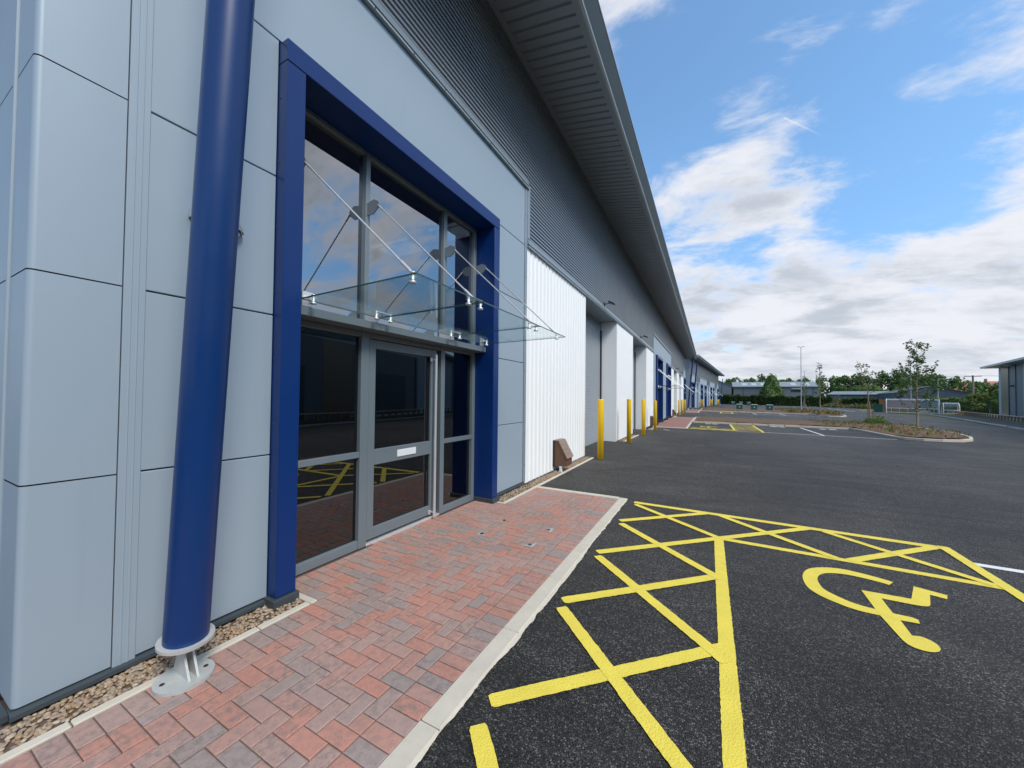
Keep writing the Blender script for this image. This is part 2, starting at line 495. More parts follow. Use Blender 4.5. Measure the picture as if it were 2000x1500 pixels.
# utility cover set flush in the paving: four lifting sockets
cv = MB()
for (x, y) in ((.681, 4.581), (1.357, 4.577), (1.353, 3.998), (.677, 4.001)):
    cv.lathe([(.024, 0), (.024, .004)], (x, y, gz(x, y) + .0125), 12)
cvr = empty('access_cover', (0, 0, 0)); cv.build_split('lifting_socket', M['black'], cvr)
tag(cvr, 'flush paved access cover with four dark lifting sockets in the block paving', 'access cover')
cf = MB()
for (x, y, sx, sy) in ((.681, 4.581, 1, -1), (1.357, 4.577, -1, -1), (1.353, 3.998, -1, 1), (.677, 4.001, 1, 1)):
    z = gz(x, y) + .0132
    cf.face([(x - sx * .05, y - sy * .05, z), (x + sx * .09, y - sy * .05, z), (x + sx * .03, y - sy * .02, z), (x - sx * .02, y - sy * .02, z)])
    cf.face([(x - sx * .05, y - sy * .05, z), (x - sx * .02, y - sy * .02, z), (x - sx * .02, y + sy * .03, z), (x - sx * .05, y + sy * .09, z)])
cf.build_split('cover_frame', M['galv'], cvr)

# ---- concrete edging kerbs
def kerb_run(b, x0, x1, ya_, yb_, top, unit=.915, gap=.003):
    y = ya_
    while y < yb_ - .01:
        y2 = min(y + unit, yb_); z = gz((x0 + x1) / 2, (y + y2) / 2) + top
        b.bbox(x0, x1, y + gap, y2 - gap, z - .15, z, .006); y = y2
kb = MB()
kerb_run(kb, 1.84, 1.972, -3, 6.66, .017)
for i in range(2):
    kb.bbox(.30 + i * .77 + .002, .30 + (i + 1) * .77 - .002, 6.532, 6.66, -.15, gz(1, 6.6) + .017, .006)
for (a, b_) in ((-3, 1.965), (5.335, 6.66)): kerb_run(kb, .235, .298, a, b_, .018)
kb.bbox(.02, .298, 1.968, 2.026, -.1, .014, .005); kb.bbox(.02, .298, 5.274, 5.332, -.1, .014, .005)
kerb_run(kb, .235, .298, 6.662, 10.6, .018)
tag(kb.build('kerb', M['concrete']), kind='structure')
mh = MB(); yq = -3.0; rm = random.Random(9); wq = .012
while yq < 6.64:
    y2 = yq + rm.uniform(.012, .035); w2 = min(.03, max(.003, wq + rm.uniform(-.006, .006)))
    mh.face([(1.9715, yq, gz(1.97, yq) + .012), (1.972 + wq, yq, gz(1.98, yq) + .0045), (1.972 + w2, y2, gz(1.98, y2) + .0045), (1.9715, y2, gz(1.97, y2) + .012)]); yq = y2; wq = w2
tag(mh.build('kerb_haunching', M['concrete']), kind='structure')
kb = MB()
for (a, b_) in ((14.95, 18.4), (22.75, 25.6), (39.2, 42), (46.4, 49.9), (54.2, 57.5)): kerb_run(kb, .235, .298, a, b_, .03)
kerb_run(kb, 1.93, 2.06, 25.6, 32.0, .03); kerb_run(kb, 1.93, 2.06, 32.0, 40.4, .03)
kb.bbox(.2, 2.06, 25.47, 25.6, -.5, gz(1, 25.5) + .03, .01)
kerb_run(kb, 1.93, 2.06, 55.0, 70, .03); kb.bbox(.2, 2.06, 54.87, 55, -.5, gz(1, 55) + .03, .01)
tag(kb.build('paving_kerb', M['concrete']), kind='structure')
fp = MB(); dense(fp, .0, 1.93, 25.6, 40.4, .022); dense(fp, 0, 1.93, 55, 70, .022)
tag(fp.build('block_paving_strip', M['farpaver']), kind='structure')

# ---- gravel margin: real pebbles on a bed
gb = MB()
for (a, b_) in ((-3, 1.97), (5.33, 10.65), (14.93, 18.4), (22.75, 25.6), (39.2, 42.0), (46.4, 49.9), (54.2, 57.5)): dense(gb, -.02, .235, a, b_, .003)
tag(gb.build('gravel_bed', M['gravelbase']), kind='structure')
ICO = []
t_ = (1 + 5 ** .5) / 2
_v = [Vector(p).normalized() for p in ((-1, t_, 0), (1, t_, 0), (-1, -t_, 0), (1, -t_, 0), (0, -1, t_), (0, 1, t_), (0, -1, -t_), (0, 1, -t_), (t_, 0, -1), (t_, 0, 1), (-t_, 0, -1), (-t_, 0, 1))]
_f = [(0, 11, 5), (0, 5, 1), (0, 1, 7), (0, 7, 10), (0, 10, 11), (1, 5, 9), (5, 11, 4), (11, 10, 2), (10, 7, 6), (7, 1, 8), (3, 9, 4), (3, 4, 2), (3, 2, 6), (3, 6, 8), (3, 8, 9), (4, 9, 5), (2, 4, 11), (6, 2, 10), (8, 6, 7), (9, 8, 1)]
def subdiv(v, f):
    v = list(v); cache = {}; out = []
    def mid(a, b):
        k = (min(a, b), max(a, b))
        if k not in cache: v.append(((v[a] + v[b]) / 2).normalized()); cache[k] = len(v) - 1
        return cache[k]
    for a, b, c in f:
        x, y, z = mid(a, b), mid(b, c), mid(c, a); out += [(a, x, z), (b, y, x), (c, z, y), (x, y, z)]
    return v, out
ICO1 = subdiv(_v, _f)
gv = MB(); rg = random.Random(11)
def pebble(x, y, z, r, hi):
    V, F = ICO1 if hi else (_v, _f)
    R = Matrix.Rotation(rg.uniform(0, 6.28), 3, 'Z') @ Matrix.Rotation(rg.uniform(-.5, .5), 3, 'X')
    s = (r * rg.uniform(.85, 1.35), r * rg.uniform(.7, 1.0), r * rg.uniform(.45, .75)); k = [rg.uniform(-.12, .12) for _ in range(3)]
    gv.mesh([R @ Vector((p.x * s[0] * (1 + k[0] * p.y), p.y * s[1] * (1 + k[1] * p.z), p.z * s[2] * (1 + k[2] * p.x))) + Vector((x, y, z)) for p in V], F, (rg.random(), rg.random(), rg.random()), True)
def fill(x0, x1, y0, y1, dens, r0, r1, hi):
    for _ in range(int((x1 - x0) * (y1 - y0) * dens)):
        x = rg.uniform(x0, x1); y = rg.uniform(y0, y1)
        pebble(x, y, gz(x, y) + rg.uniform(.004, .022), rg.uniform(r0, r1), hi)
fill(.015, .228, -.9, 1.955, 3600, 0.0082, .0155, True)
fill(-.4, -.1, -.9, .42, 1500, 0.0082, .0155, True)
fill(.03, .228, 5.36, 10.6, 1900, .010, .019, False)
fill(.03, .228, 14.97, 18.35, 800, .013, .024, False)
fill(.03, .228, 22.8, 25.5, 500, .016, .028, False)
tag(gv.build('gravel', M['gravel']), kind='stuff')

# ---------------------------------------------------------------- painted markings
def line_seg(b, x0, y0, x1, y1, w, dz):
    d = Vector((x1 - x0, y1 - y0)); L = d.length; d /= L; n = Vector((-d.y, d.x)) * w / 2
    k = max(1, int(L / 1.5))
    for i in range(k):
        a = Vector((x0, y0)) + d * (L * i / k); c = Vector((x0, y0)) + d * (L * (i + 1) / k)
        poly_sheet(b, [(a.x - n.x, a.y - n.y), (c.x - n.x, c.y - n.y), (c.x + n.x, c.y + n.y), (a.x + n.x, a.y + n.y)], dz)
rj = random.Random(41)
def rag(b, x0, y0, x1, y1, w, dz, ends=True):
    """painted line with a slightly uneven edge and soft ends"""
    d = Vector((x1 - x0, y1 - y0)); L = d.length; d /= L; nn = Vector((-d.y, d.x)); k = max(2, int(L / .022)); prev = None
    for i in range(k + 1):
        t = L * i / k; e = min(t, L - t); h = w / 2
        if ends and e < .022: h *= .80 + .20 * (e / .022)
        l = Vector((x0, y0)) + d * t + nn * (h + rj.uniform(-.0028, .0022)); r = Vector((x0, y0)) + d * t - nn * (h + rj.uniform(-.0028, .0022))
        if prev: poly_sheet(b, [(prev[1].x, prev[1].y), (r.x, r.y), (l.x, l.y), (prev[0].x, prev[0].y)], dz)
        prev = (l, r)
yb = MB()
rag(yb, 2.105, 6.54, 5.80, 6.54, .12, .0042); rag(yb, 3.28, 5.45, 5.80, 5.45, .1, .0042)
rag(yb, 3.3325, -2.4, 3.3325, 5.48, .105, .0045); rag(yb, 5.775, -2.4, 5.775, 6.60, .11, .0084)
hz_ = .0063
for c in (-2.63, -1.43, -.23, .98): rag(yb, 2.10, 2.10 + c, 3.33, 3.33 + c, .1, hz_)
rag(yb, 2.095, 2.095 + 2.13, 4.46, 4.46 + 2.08, .1, hz_)
rag(yb, 2.095, 2.095 + 3.36, 3.22, 3.22 + 3.33, .1, hz_)
rag(yb, 4.61, 5.46, 5.70, 6.54, .1, hz_)
for c in (1.3, 2.55, 3.83, 5.1, 6.25): rag(yb, 2.125, c - 2.125, 3.33, c - 3.33, .1, hz_ + .002)
rag(yb, 2.13, 7.47 - 2.13, 3.33, 7.47 - 3.25, .1, hz_ + .002)
rag(yb, 2.15, 8.56 - 2.15, 3.33, 8.78 - 3.33, .09, hz_ + .002)
rag(yb, 3.36, 9.87 - 3.36, 4.5, 9.95 - 4.5, .1, hz_ + .002)
rag(yb, 4.6, 11.08 - 4.6, 5.7, 11.17 - 5.7, .1, hz_ + .002)
# second bay group, further along
dense(yb, 2.1, 6.05, 25.72, 25.84, .0045); dense(yb, 2.1, 4.6, 26.9, 27.0, .0045)
dense(yb, 4.57, 4.69, 26.8, 32.0, .0045); dense(yb, 5.98, 6.1, 25.84, 32.0, .0045)
for k in range(5): line_seg(yb, 4.66, 26.6 + k * 1.15, 6.0, 27.6 + k * 1.15, .1, .0062); line_seg(yb, 4.66, 27.7 + k * 1.1, 6.0, 26.7 + k * 1.1, .1, .0075)
for k in range(4): line_seg(yb, 2.2 + k * .6, 25.8, 3.0 + k * .6, 26.9, .1, .0062); line_seg(yb, 2.2 + k * .6, 26.9, 3.0 + k * .6, 25.8, .1, .0075)
dense(yb, 2.1, 6.0, 55.8, 55.95, .005); dense(yb, 4.6, 4.75, 56, 60.8, .005); dense(yb, 5.95, 6.1, 56, 60.8, .005)
for k in range(6): line_seg(yb, 4.7, 56.2 + k * .8, 6.0, 56.9 + k * .8, .14, .0068)
tag(yb.build('yellow_road_marking', M['ypaint']), kind='structure')

wb = MB()
dense(wb, 5.832, 16, 6.03, 6.13, .0042); dense(wb, 8.2, 8.3, -2, 6.03, .0042); dense(wb, 10.7, 10.8, -2, 6.03, .0042)
dense(wb, 6.1, 11.7, 25.9, 26.0, .0045); line_seg(wb, 8.82, 32.1, 8.80, 26.0, .1, .0062)
for (x0, x1, y) in ((3.0, 3.35, 31.4), (3.45, 3.8, 31.5), (7.1, 7.5, 31.8), (7.6, 7.95, 31.8), (9.8, 10.15, 31.6), (10.3, 10.7, 31.6)): dense(wb, x0, x1, y, y + .38, .0045)
poly_sheet(wb, [(.86, 23.7), (1.24, 23.3), (1.26, 23.16), (.84, 23.55)], .0045)
dense(wb, 6.1, 15, 55.9, 56.05, .005)
for x in (8.6, 11.6): line_seg(wb, x, 61, x, 56, .12, .007)
for k in range(11): dense(wb, 13 + k * 2.5, 13.12 + k * 2.5, 134, 139, .006)
dense(wb, 22, 30, 139, 139.3, .006)
line_seg(wb, 29.3, 118, 27.3, 90.5, .16, .006)
tag(wb.build('white_road_marking', M['wpaint']), kind='structure')

# wheelchair bay symbol (outline measured on the ground)
def fill_poly(b, pts, dz):
    from mathutils.geometry import tessellate_polygon
    tri = tessellate_polygon([[Vector((x, y, 0)) for x, y in pts]])
    b.mesh([(x, y, gz(x, y) + dz) for x, y in pts], [tuple(t) for t in tri])
def smooth_line(pts, n=4):
    out = []
    for i in range(len(pts) - 1):
        p0 = pts[max(i - 1, 0)]; p1 = pts[i]; p2 = pts[i + 1]; p3 = pts[min(i + 2, len(pts) - 1)]
        for k in range(n):
            t = k / n
            out.append(tuple(.5 * (2 * b + (c - a) * t + (2 * a - 5 * b + 4 * c - d) * t * t + (3 * b - a - 3 * c + d) * t ** 3) for a, b, c, d in zip(p0, p1, p2, p3)))
    return out + [pts[-1]]
W_OUT = smooth_line([(4.83, 5.04), (4.75, 5.08), (4.60, 5.13), (4.45, 5.145), (4.28, 5.08), (4.14, 4.95), (4.06, 4.74), (4.05, 4.5), (4.11, 4.36), (4.22, 4.265), (4.34, 4.21), (4.50, 4.205)])
W_IN = smooth_line([(4.77, 4.945), (4.70, 4.975), (4.56, 5.005), (4.42, 5.00), (4.28, 4.93), (4.20, 4.81), (4.17, 4.67), (4.18, 4.52), (4.24, 4.43), (4.33, 4.35), (4.41, 4.32), (4.50, 4.31)])
BODY = [(4.49, 4.67), (4.84, 4.70), (4.97, 5.03), (5.17, 4.96), (5.13, 4.86), (5.03, 4.89), (4.94, 4.64), (4.915, 4.605), (4.87, 4.585), (4.80, 4.575), (4.60, 4.57), (4.59, 4.30), (4.70, 4.30), (4.735, 4.28), (4.72, 4.21), (4.60, 4.195), (4.59, 3.975)] + smooth_line([(4.595, 3.97), (4.64, 3.985), (4.68, 3.965), (4.705, 3.92), (4.70, 3.86), (4.67, 3.81), (4.62, 3.778), (4.565, 3.775), (4.52, 3.80), (4.50, 3.86)], 4) + [(4.48, 4.22)]
sb = MB()
for i in range(len(W_OUT) - 1): poly_sheet(sb, [W_OUT[i], W_IN[i], W_IN[i + 1], W_OUT[i + 1]], .0046)
fill_poly(sb, BODY, .0056)
for i in range(len(W_OUT) - 1):
    q = [(x - 1.35, y + 23.6) for x, y in (W_OUT[i], W_IN[i], W_IN[i + 1], W_OUT[i + 1])]; poly_sheet(sb, q, .0096)
fill_poly(sb, [(x - 1.35, y + 23.6) for x, y in BODY], .0106)
tag(sb.build('wheelchair_symbol_marking', M['ypaint']), kind='structure')

# ---------------------------------------------------------------- the industrial units
ZE = 8.25                       # soffit height at the wall

def corrugated(y0, y1, z0, z1, x, parent, mat, pitch=.0762, amp=.068):
    b = MB(); prof = []; z = z0
    while z < z1:
        for (dz, dx) in ((0, 0), (.031, 0), (.036, amp), (.0712, amp)):
            if z + dz <= z1: prof.append((x + dx - amp, z + dz))
        z += pitch
    prof.append((x - amp, z1)); b.extrude_y(prof, y0, y1)
    return b

def ribbed(y0, y1, z0, z1, x, pitch=.2):
    """white wall sheet with vertical ribs"""
    b = MB(); k = max(1, round((y1 - y0) / pitch)); p = (y1 - y0) / k; pr = []
    for i in range(k):
        y = y0 + i * p
        pr += [(x - .022, y), (x - .022, y + p * .13), (x, y + p * .28), (x, y + p * .85)]
    pr.append((x - .022, y1))
    n = len(pr); vs = [(a, c, z0) for a, c in pr] + [(a, c, z1) for a, c in pr]
    b.mesh(vs, [(i, i + 1, n + i + 1, n + i) for i in range(n - 1)])
    return b

ZJ = (.073, 1.245, 2.412, 3.588, 4.755, 5.905)
def panels(b, y0, y1, z0, z1, x=0.0, g=.005):
    for i in range(5):
        a, c = max(ZJ[i], z0), min(ZJ[i + 1], z1)
        if c - a > .05: b.bbox(x - .03, x, y0 + g, y1 - g, a + g, c - g, .004)

def entrance(par, ys, mirror=False, detail=True, dark=None):
    """blue surround, glazing, door and glass canopy; local y from 0 to 3.56, drawn at ys"""
    def Y(v): return ys + (3.56 - v if mirror else v)
    def bx(b, x0, x1, a, c, z0, z1, ch=.004): b.bbox(x0, x1, min(Y(a), Y(c)), max(Y(a), Y(c)), z0, z1, ch)
    zb = .085
    s = MB()
    bx(s, -.30, .12, 0, .165, zb, 4.545, .006); bx(s, -.30, .12, 3.395, 3.56, zb, 4.545, .006)
    bx(s, -.30, .12, 0, 3.56, 4.548, 4.735, .006)
    su = s.build('entrance_surround', M['blue'], par)
    sc = MB()
    for z in [.4 + i * .55 for i in range(8)]:
        for x in (.03,):
            sc.tube((x, Y(-.004), z), (x, Y(0.001), z), .008, None, 8)
    sc.tube((.1, Y(3.45), 2.96), (.124, Y(3.45), 2.96), .012, None, 8)
    if detail: sc.build_split('fixing_screw', M['plinth'], su)
    pf = MB(); bx(pf, -.30, .15, -.03, .18, -.2 if not detail else .005, zb - .002); bx(pf, -.30, .15, 3.38, 3.59, -.2 if not detail else .005, zb - .002)
    pf.build_split('surround_base', M['plinth'], su)
    # glazing screen
    f = MB(); X0, X1 = -.33, -.235
    bx(f, X0, X1, .168, 3.392, 4.50, 4.62 - .073)
    for (a, c, z0, z1) in ((.168, .25, .02, 4.5), (3.315, 3.392, .02, 4.5), (1.09, 1.20, .02, 2.47), (1.105, 1.165, 2.56, 4.5), (2.50, 2.59, .02, 2.47), (2.525, 2.60, 2.56, 4.5)): bx(f, X0, X1 + (.012 if c - a < .07 else 0), a, c, z0, z1)
    bx(f, X0, X1 - .006, .25, 1.09, .02, .115); bx(f, X0, X1 - .006, .25, 1.09, 1.043, 1.108); bx(f, X0, X1 - .006, .25, 1.09, 2.41, 2.47)
    bx(f, X0, X1 - .006, 2.59, 3.315, .02, .115); bx(f, X0, X1 - .006, 2.59, 3.315, 1.043, 1.108); bx(f, X0, X1 - .006, 2.59, 3.315, 2.43, 2.47)
    bx(f, X0, X1 - .01, 1.20, 2.50, 2.412, 2.47)
    bx(f, X0, -.03, .168, 3.392, 2.474, 2.556)
    gf = f.build('glazing_frame', M['frame'], par)
    for (a, c, z0, z1) in ((.25, 1.105, 2.557, 4.5), (1.165, 2.525, 2.557, 4.5), (2.60, 3.315, 2.557, 4.5), (.25, 1.09, .116, 1.042), (.25, 1.09, 1.109, 2.41), (2.59, 3.315, .116, 1.042), (2.59, 3.315, 1.109, 2.43)):
        p = MB(); p.box(-.292, -.286, min(Y(a), Y(c)), max(Y(a), Y(c)), z0, z1); p.build('glass_pane', M['glass'] if z0 > 2 else M['glasslow'], gf)
    # door leaf
    d = MB()
    bx(d, -.31, -.25, 1.212, 1.31, .075, 2.402); bx(d, -.31, -.25, 2.30, 2.42, .075, 2.402)
    for (z0, z1) in ((.075, .20), (.928, 1.11), (2.30, 2.402)): bx(d, -.31, -.25, 1.31, 2.30, z0, z1)
    dr = d.build('entrance_door', M['frame'], par)
    p = MB()
    for (z0, z1) in ((.2, .928), (1.11, 2.30)): p.box(-.285, -.279, min(Y(1.31), Y(2.30)), max(Y(1.31), Y(2.30)), z0, z1)
    p.build('door_glass', M['glasslow'], dr)
    if detail:
        th = MB(); bx(th, -.36, -.235, 1.20, 2.50, .012, .045); th.build('door_threshold', M['steel'], dr)
        lp = MB(); bx(lp, -.25, -.238, 1.665, 2.0, .975, 1.062, .003); lp.build('letter_plate', M['whiteplastic'], dr)
        h = MB(); yh = Y(2.33)
        h.tube((-.19, yh, .06), (-.19, yh, 2.33), .02, None, 16)
        for z in (.11, 2.26): h.tube((-.25, yh, z), (-.19, yh, z), .012, None, 10); h.bbox(-.25, -.235, yh - .06, yh - .02, z - .03, z + .03, .003)
        h.bbox(-.25, -.225, yh + .035, yh + .06, 1.18, 1.24, .003); h.bbox(-.25, -.225, yh + .035, yh + .06, 1.27, 1.31, .003)
        h.build('door_handle', M['steel'], dr)
    # dark room behind
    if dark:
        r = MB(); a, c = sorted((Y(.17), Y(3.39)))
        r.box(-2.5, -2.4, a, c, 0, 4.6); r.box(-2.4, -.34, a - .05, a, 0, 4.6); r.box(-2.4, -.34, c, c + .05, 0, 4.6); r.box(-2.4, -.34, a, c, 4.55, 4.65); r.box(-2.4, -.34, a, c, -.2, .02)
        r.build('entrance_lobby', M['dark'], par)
    # canopy: three glass leaves hung on four rods
    cz0, cz1 = 2.60, 2.625
    ys_ = (.22, 1.13, 2.44, 3.37)
    g = MB()
    for i in range(3):
        a, c = sorted((Y(ys_[i] + .006), Y(ys_[i + 1] - .006)))
        g.mesh([(.0, a, cz0), (1.36, a, cz1), (1.36, c, cz1), (.0, c, cz0), (.0, a, cz0 + .013), (1.36, a, cz1 + .013), (1.36, c, cz1 + .013), (.0, c, cz0 + .013)], [(3, 2, 1, 0), (4, 5, 6, 7)])
    ca = g.build('glass_canopy', M['clear'], par)
    e = MB()
    for i in range(3):
        a, c = sorted((Y(ys_[i] + .006), Y(ys_[i + 1] - .006)))
        e.mesh([(.0, a, cz0), (1.36, a, cz1), (1.36, c, cz1), (.0, c, cz0), (.0, a, cz0 + .013), (1.36, a, cz1 + .013), (1.36, c, cz1 + .013), (.0, c, cz0 + .013)], [(0, 1, 5, 4), (1, 2, 6, 5), (2, 3, 7, 6), (3, 0, 4, 7)])
    e.build('canopy_edge', M['edgeglass'], ca)
    rods = ((.275, .30), (1.13, 1.13), (2.55, 2.44), (3.40, 3.28))
    for i, (yt, yb_) in enumerate(rods):
        top = Vector((-.055, Y(yt), 3.885)); bot = Vector((1.24, Y(yb_), cz1 + .06))
        r = MB(); u = (bot - top).normalized()
        r.tube(top, top + u * .1, .011, .011, 10); r.tube(top + u * .1, bot - u * .13, .0085, None, 8); r.tube(bot - u * .13, bot, .013, None, 10)
        r.build('tie_rod', M['steel'], ca)
        k = MB(); y = Y(yt)
        pr = [(-.235, 3.94), (-.12, 3.965), (-.05, 3.925), (-.035, 3.885), (-.06, 3.85), (-.13, 3.80), (-.235, 3.80)]
        v = [(x, y - .006, z) for x, z in pr] + [(x, y + .006, z) for x, z in pr]; m = len(pr)
        k.mesh(v, [tuple(range(m)), tuple(range(2 * m - 1, m - 1, -1))] + [(q, (q + 1) % m, m + (q + 1) % m, m + q) for q in range(m)])
        k.build('rod_bracket', M['frame'], ca)
        fx = MB()
        def button(x, yb2, z): fx.lathe([(.012, -.035), (.027, -.033), (.027, -.018), (.012, -.012), (.012, .045), (.018, .047), (.018, .055)], (x, yb2, z), 14)
        if i in (0, 3):
            yq = Y(yb_ - (.0 if i == 0 else 0)); button(1.26, yq, cz1)
            fx.tube((1.24, Y(yb_), cz1 + .055), (1.26, yq, cz1 + .05), .011, None, 8)
            yw = Y(.31 if i == 0 else 3.27); button(.06, yw, cz0); fx.tube((.06, yw, cz0 + .05), (-.03, yw, cz0 + .04), .011, None, 8); fx.box(-.04, -.025, yw - .05, yw + .05, cz0 - .04, cz0 + .09)
        else:
            for dy in (-.1, .1): button(1.26, Y(yb_ + dy), cz1); button(.06, Y(yb_ + dy), cz0)
            fx.tube((1.26, Y(yb_ - .12), cz1 + .05), (1.26, Y(yb_ + .12), cz1 + .05), .012, None, 8)
            fx.tube((.06, Y(yb_ - .12), cz0 + .05), (.06, Y(yb_ + .12), cz0 + .05), .012, None, 8)
            fx.tube((.06, Y(yb_), cz0 + .05), (-.03, Y(yb_), cz0 + .05), .012, None, 8)
            pb = [(-.235, cz0 + .11), (-.1, cz0 + .115), (-.02, cz0 + .06), (-.02, cz0 - .03), (-.235, cz0 - .04)]
            v = [(x, Y(yb_) - .005, z) for x, z in pb] + [(x, Y(yb_) + .005, z) for x, z in pb]
            fx.mesh(v, [(0, 1, 2, 3, 4), (9, 8, 7, 6, 5)] + [(q, (q + 1) % 5, 5 + (q + 1) % 5, 5 + q) for q in range(5)])
        fx.build('point_fixing', M['steel'], ca)

def support_column(par, y, base=True):
    a = math.atan(.091); ax = Vector((math.sin(a), 0, math.cos(a)))
    foot = Vector((.344, y, 0)); p0 = foot + Vector((.03, 0, .248)); p1 = p0 + ax * 7.8
    c = MB(); c.tube(p0, p1, .112, .112, 40)
    co = c.build('support_column', M['column'], par)
    if base:
        b = MB()
        b.tube(p0 - ax * .018, p0, .140, .140, 36); b.tube(foot + Vector((.052, -.012, .009)), foot + Vector((.052, -.012, .029)), .145, .145, 36)
        for sy in (-.028, .016):
            pr = [(-.125, .055), (.125, .055), (.045, .2), (.07, .218), (-.05, .212), (-.03, .19)]
            pr = [(.344 + x, z) for x, z in ((-.06, .028), (.14, .028), (.07, .16), (.09, .236), (-.02, .226), (-.005, .17))]
            v = [(x, y + sy, z) for x, z in pr] + [(x, y + sy + .012, z) for x, z in pr]; m = len(pr)
            b.mesh(v, [tuple(range(m)), tuple(range(2 * m - 1, m - 1, -1))] + [(q, (q + 1) % m, m + (q + 1) % m, m + q) for q in range(m)])
        b.box(.33, .40, y - .016, y + .016, .16, .229)
        b.build('column_base', M['galv'], co)
        h = MB()
        for dx, dy in ((-.02, -.1), (.02, .1)): h.lathe([(.013, 0), (.013, .002)], (.396 + dx, y - .012 + dy, .0292), 10)
        h.build('bolt_hole', M['black'], co)
    else:
        b = MB(); b.tube(foot + Vector((0, 0, -.3)), p0, .1, .1, 10); b.build('column_base', M['galv'], co)

